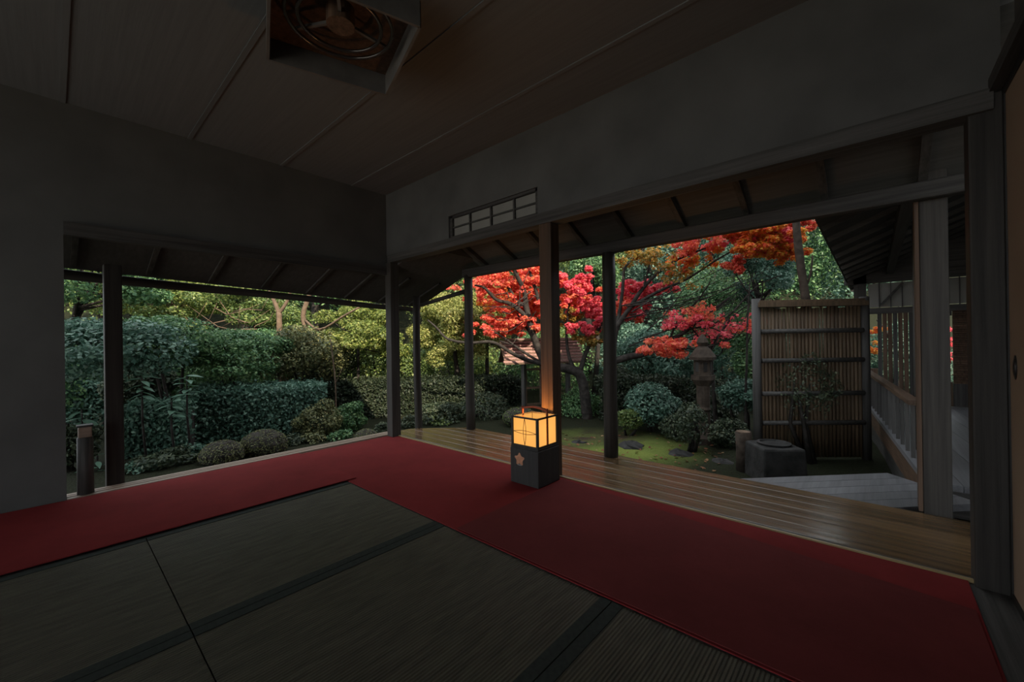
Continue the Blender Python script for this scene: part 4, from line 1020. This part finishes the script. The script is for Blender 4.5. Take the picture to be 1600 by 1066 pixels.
bush('dark_shrub', 1065, 668, 5.7, 48, 26, 2000, .05, 'leaf_hedge', 'low dark shrub in front of the stone lantern', clumps=6)
bush('dark_shrub', 1140, 680, 5.2, 45, 32, 2000, .05, 'leaf_hedge', 'dark twiggy shrub left of the log stump', clumps=6)
bush('dark_shrub', 1080, 662, 4.95, 34, 42, 900, .05, 'leaf_hedge', 'twiggy dark shrub partly covering the stone lantern', clumps=6)
bush('climbing_plant', 1262, 605, 4.35, 62, 62, 900, .038, 'leaf_hedge', 'dim leafy climber in front of the bamboo fence', clumps=9, frac=.28)
bush('low_shrub', 985, 655, 6.0, 30, 20, 1100, .045, 'leaf_mid', 'small light green shrub in the moss right of the round veranda post', clumps=5)
bush('evergreen_shrub', 1010, 560, 8.4, 62, 48, 6000, .07, 'leaf_teal', 'blue-green rounded evergreen behind the pink maple', clumps=14, up=.9)
bush('evergreen_shrub', 1110, 500, 8.2, 85, 75, 9000, .07, 'leaf_deep', 'dark evergreen above the stone lantern', clumps=18, up=.8)
tree('evergreen_tree', 925, 440, 9.8, 55, 65, 6000, .075, 'leaf_deep', 'dark evergreen above the pink maple, beside the lantern post', clumps=16, trunk_r=.07)
tree('evergreen_tree', 1180, 440, 7.6, 70, 70, 7000, .06, 'leaf_teal', 'feathery dark conifer left of the leaning trunk', clumps=18, trunk_r=.06)

# --- maples
def maple(name, label, limbs, pads, bark='bark', leaf=.054, dens=2.2):
    """limbs: pixel polylines with depth; pads: (u,v,depth,ru,rv,count,material)"""
    root = limb_tree(name, limbs, bark, label, cat='maple tree')
    bym = {}
    for (u, v, d, ru, rv, n, mt) in pads:
        c = at(u, v, d); r = np.array((ru*d/F, ru*d/F*.75, rv*d/F))
        nk = max(8, int(ru*rv/16))
        for k in range(nk):
            q = c+rng.normal(size=3)*r*.62; s = rng.uniform(.10, .30)
            p, nr = ell_points(q, (max(.07, r[0]*s), max(.07, r[1]*s), max(.05, r[2]*s*.55)), max(4, int(n*dens/nk)), shell=.1, up=1.2, jitter=.8)
            bym.setdefault(mt, []).append((p, nr))
    for mt, L in bym.items():
        leaf_mesh('foliage', np.concatenate([a for a, b in L]), np.concatenate([b for a, b in L]), leaf, mt, STAR, parent=root)
    return root
D1 = 7.2
maple('red_maple', 'red maple behind the lantern post with dark spreading limbs',
      [([(918, 668, D1), (914, 620, D1), (905, 585, D1), (880, 575, D1), (856, 572, D1), (842, 548, D1), (830, 512, D1), (822, 478, D1), (819, 455, D1), (805, 425, D1-.1), (795, 395, D1-.2)], .13, .035),
       ([(826, 498, D1), (800, 476, D1), (775, 468, D1-.1), (757, 450, D1-.2), (742, 446, D1-.3)], .055, .02),
       ([(822, 478, D1), (806, 470, D1+.1), (796, 452, D1+.1), (775, 436, D1+.1), (758, 418, D1+.1)], .05, .018),
       ([(842, 470, D1), (836, 450, D1), (828, 425, D1), (822, 400, D1)], .045, .02),
       ([(838, 540, D1), (824, 515, D1+.1), (808, 490, D1+.1)], .035, .018),
       ([(856, 572, D1), (822, 562, D1-.2), (800, 552, D1-.3), (770, 535, D1-.4), (735, 536, D1-.5), (700, 530, D1-.6), (682, 512, D1-.6), (668, 500, D1-.6)], .05, .014),
       ([(850, 570, D1), (815, 548, D1), (790, 530, D1), (768, 516, D1)], .035, .014),
       ([(905, 585, D1), (918, 545, D1), (935, 515, D1), (950, 480, D1), (960, 455, D1)], .06, .025),
       ([(910, 600, D1), (890, 560, D1), (885, 520, D1+.1), (890, 470, D1+.1)], .05, .02)],
      [(775, 445, D1+.4, 50, 24, 2600, 'maple_red'), (815, 440, D1+.3, 45, 28, 2600, 'maple_red'), (800, 500, D1+.5, 45, 16, 2000, 'maple_red'), (825, 512, D1+.3, 35, 10, 900, 'maple_red'), (775, 512, D1+.2, 36, 9, 800, 'maple_red'),
       (830, 480, D1+.8, 40, 22, 2000, 'maple_red'), (800, 470, D1+.9, 45, 22, 1900, 'maple_orange'),
       (905, 450, D1+.2, 30, 22, 2200, 'maple_pink'), (925, 480, D1+.2, 30, 18, 2200, 'maple_pink'), (900, 470, D1+.3, 28, 18, 1200, 'maple_red'), (915, 512, D1, 24, 12, 1000, 'maple_pink'),
       (925, 530, D1-.2, 28, 9, 550, 'maple_green'), (888, 500, D1+.1, 18, 16, 500, 'maple_green'), (855, 450, D1+.3, 30, 26, 1200, 'maple_red')])
D2 = 6.3
maple('red_maple', 'red and orange maple spreading right of the round veranda post',
      [([(958, 680, D2), (956, 620, D2), (950, 575, D2), (975, 560, D2), (1010, 552, D2), (1045, 535, D2-.1), (1075, 515, D2-.2), (1100, 495, D2-.2), (1140, 465, D2-.3)], .10, .018),
       ([(955, 600, D2), (962, 520, D2), (985, 480, D2), (1005, 450, D2), (1030, 425, D2), (1060, 405, D2), (1110, 385, D2-.2)], .06, .014),
       ([(960, 530, D2), (968, 490, D2+.1), (973, 450, D2+.1), (976, 420, D2+.1), (990, 405, D2+.1), (1010, 385, D2)], .045, .014),
       ([(1005, 450, D2), (1012, 425, D2), (1018, 400, D2)], .025, .01),
       ([(985, 480, D2), (1030, 455, D2-.1), (1075, 435, D2-.2), (1130, 400, D2-.3), (1180, 375, D2-.4)], .035, .010),
       ([(1045, 535, D2-.1), (1060, 500, D2), (1090, 470, D2), (1110, 440, D2)], .025, .010),
       ([(1075, 515, D2-.2), (1130, 500, D2-.4), (1180, 450, D2-.5), (1220, 430, D2-.6)], .02, .008)],
      [(990, 462, D2+.4, 34, 16, 1500, 'maple_pink'), (1015, 452, D2+.5, 30, 12, 1000, 'maple_pink'), (975, 480, D2+.3, 20, 14, 800, 'maple_red'), (995, 492, D2+.2, 14, 7, 300, 'maple_pink'),
       (1090, 385, D2-.2, 45, 12, 700, 'maple_red'), (1120, 368, D2-.2, 40, 10, 900, 'maple_pink'), (1160, 362, D2-.4, 45, 12, 1500, 'maple_orange'), (1205, 362, D2-.5, 40, 14, 1700, 'maple_orange'), (1235, 352, D2-.5, 28, 12, 900, 'maple_red'),
       (1180, 390, D2-.5, 34, 14, 1400, 'maple_orange'), (1225, 390, D2-.5, 26, 14, 900, 'maple_orange'), (1215, 378, D2-.3, 30, 12, 700, 'maple_pink'),
       (1030, 400, D2, 34, 16, 260, 'maple_green'), (990, 402, D2+.1, 28, 12, 240, 'maple_green'), (1060, 430, D2, 40, 14, 200, 'maple_green'), (1150, 412, D2-.4, 14, 14, 350, 'maple_red'), (1075, 410, D2, 30, 10, 400, 'maple_orange')])
D3 = 6.0
maple('small_maple', 'small red maple with low branches behind the stone lantern',
      [([(1118, 680, D3), (1116, 620, D3), (1112, 580, D3), (1110, 545, D3), (1090, 525, D3), (1075, 505, D3), (1065, 490, D3)], .04, .012), ([(1110, 545, D3), (1130, 515, D3), (1150, 490, D3), (1180, 470, D3)], .025, .008), ([(1112, 560, D3), (1080, 545, D3-.1), (1045, 548, D3-.2), (1015, 550, D3-.2)], .02, .007)],
      [(1050, 540, D3-.2, 44, 10, 520, 'maple_red'), (1025, 550, D3-.2, 28, 6, 260, 'maple_red'), (1070, 505, D3, 40, 10, 300, 'maple_pink'), (1090, 490, D3, 36, 9, 200, 'maple_red'), (1110, 520, D3, 40, 12, 170, 'maple_pink'), (1140, 505, D3, 40, 12, 130, 'maple_pink'), (1175, 510, D3, 18, 8, 120, 'maple_red')])
def twigs(root, n, su, sv, eu, ev, d, mat, r0=.011, seed=5):
    rr = random.Random(seed)
    for k in range(n):
        a = (rr.uniform(*su), rr.uniform(*sv), d+rr.uniform(-.2, .2)); b = (rr.uniform(*eu), rr.uniform(*ev), d+rr.uniform(-.5, .3))
        pts = []
        for t in (0, .3, .6, 1):
            pts.append(at(a[0]+(b[0]-a[0])*t+rr.uniform(-7, 7), a[1]+(b[1]-a[1])*t+rr.uniform(-7, 7)+10*math.sin(math.pi*t), a[2]+(b[2]-a[2])*t))
        b_ = MB(); b_.tube(pts, [r0, r0*.8, r0*.6, r0*.3], 5); b_.build('twig', mat, root, smooth=True)
tw = {o.name: o for o in bpy.data.objects}
twigs(tw['red_maple.001'], 16, (968, 1040), (470, 560), (1060, 1215), (385, 500), 6.1, 'bark')
twigs(tw['small_maple'], 10, (1085, 1130), (520, 570), (1040, 1200), (455, 540), 5.95, 'bark', seed=8)
twigs(tw['red_maple'], 10, (770, 840), (450, 560), (735, 845), (410, 540), 7.0, 'bark', .012, seed=9)
twigs(tw['slender_tree'], 12, (270, 420), (485, 530), (230, 440), (445, 500), 7.9, 'palebark', .012, seed=10)
# maple seen through the walkway openings
c9 = at(1362, 530, 9.2)
maple('distant_maple', 'maple glimpsed through the narrow openings of the wing', [([(1405, 640, 9.6), (1400, 560, 9.6), (1385, 520, 9.6), (1370, 500, 9.6)], .06, .02), ([(1400, 560, 9.6), (1440, 530, 9.6), (1480, 520, 9.6)], .04, .02)],
      [(1362, 515, 9.4, 22, 8, 500, 'maple_orange'), (1362, 545, 9.4, 22, 8, 350, 'maple_orange'), (1480, 525, 9.4, 22, 14, 600, 'maple_pink'), (1480, 560, 9.4, 18, 8, 250, 'maple_pink')])
bush('evergreen_shrub', 1430, 585, 10.2, 95, 45, 5200, .07, 'leaf_teal', 'bluish evergreen seen through the openings of the wing', clumps=12)

# leaning bare trunk by the fence and a thin one beside it
limb_tree('leaning_trunk', [([(1282, 735, 5.15), (1272, 600, 5.15), (1262, 490, 5.15), (1252, 420, 5.15), (1246, 375, 5.15), (1243, 330, 5.15)], .07, .055), ([(1258, 450, 5.15), (1266, 430, 5.1), (1270, 400, 5.1)], .02, .012)],
          'brownstone', 'brown leaning trunk rising behind the bamboo fence into the eave')
limb_tree('bare_sapling', [([(1166, 690, 5.6), (1165, 620, 5.6), (1167, 560, 5.6), (1168, 500, 5.6), (1172, 440, 5.6)], .026, .014), ([(1167, 540, 5.6), (1180, 505, 5.6)], .012, .006)], 'bark', 'thin dark trunk left of the bamboo fence')

# fallen leaves on the moss
n_ = 220
uu = rng.uniform(870, 1130, n_); vv_ = rng.uniform(672, 745, n_)
P = np.array([ground_at(a, b, GROUND_Z) for a, b in zip(uu, vv_)]); P[:, 2] = [ground_z(p[0], p[1])+.012 for p in P]
N = np.tile(np.array([0, 0, 1.0]), (n_, 1))+.25*rng.normal(size=(n_, 3))
fo = leaf_mesh('fallen_leaves', P, N, .05, 'fallen', STAR); tag(fo, 'fallen maple leaves scattered on the moss', 'leaves', kind='stuff')
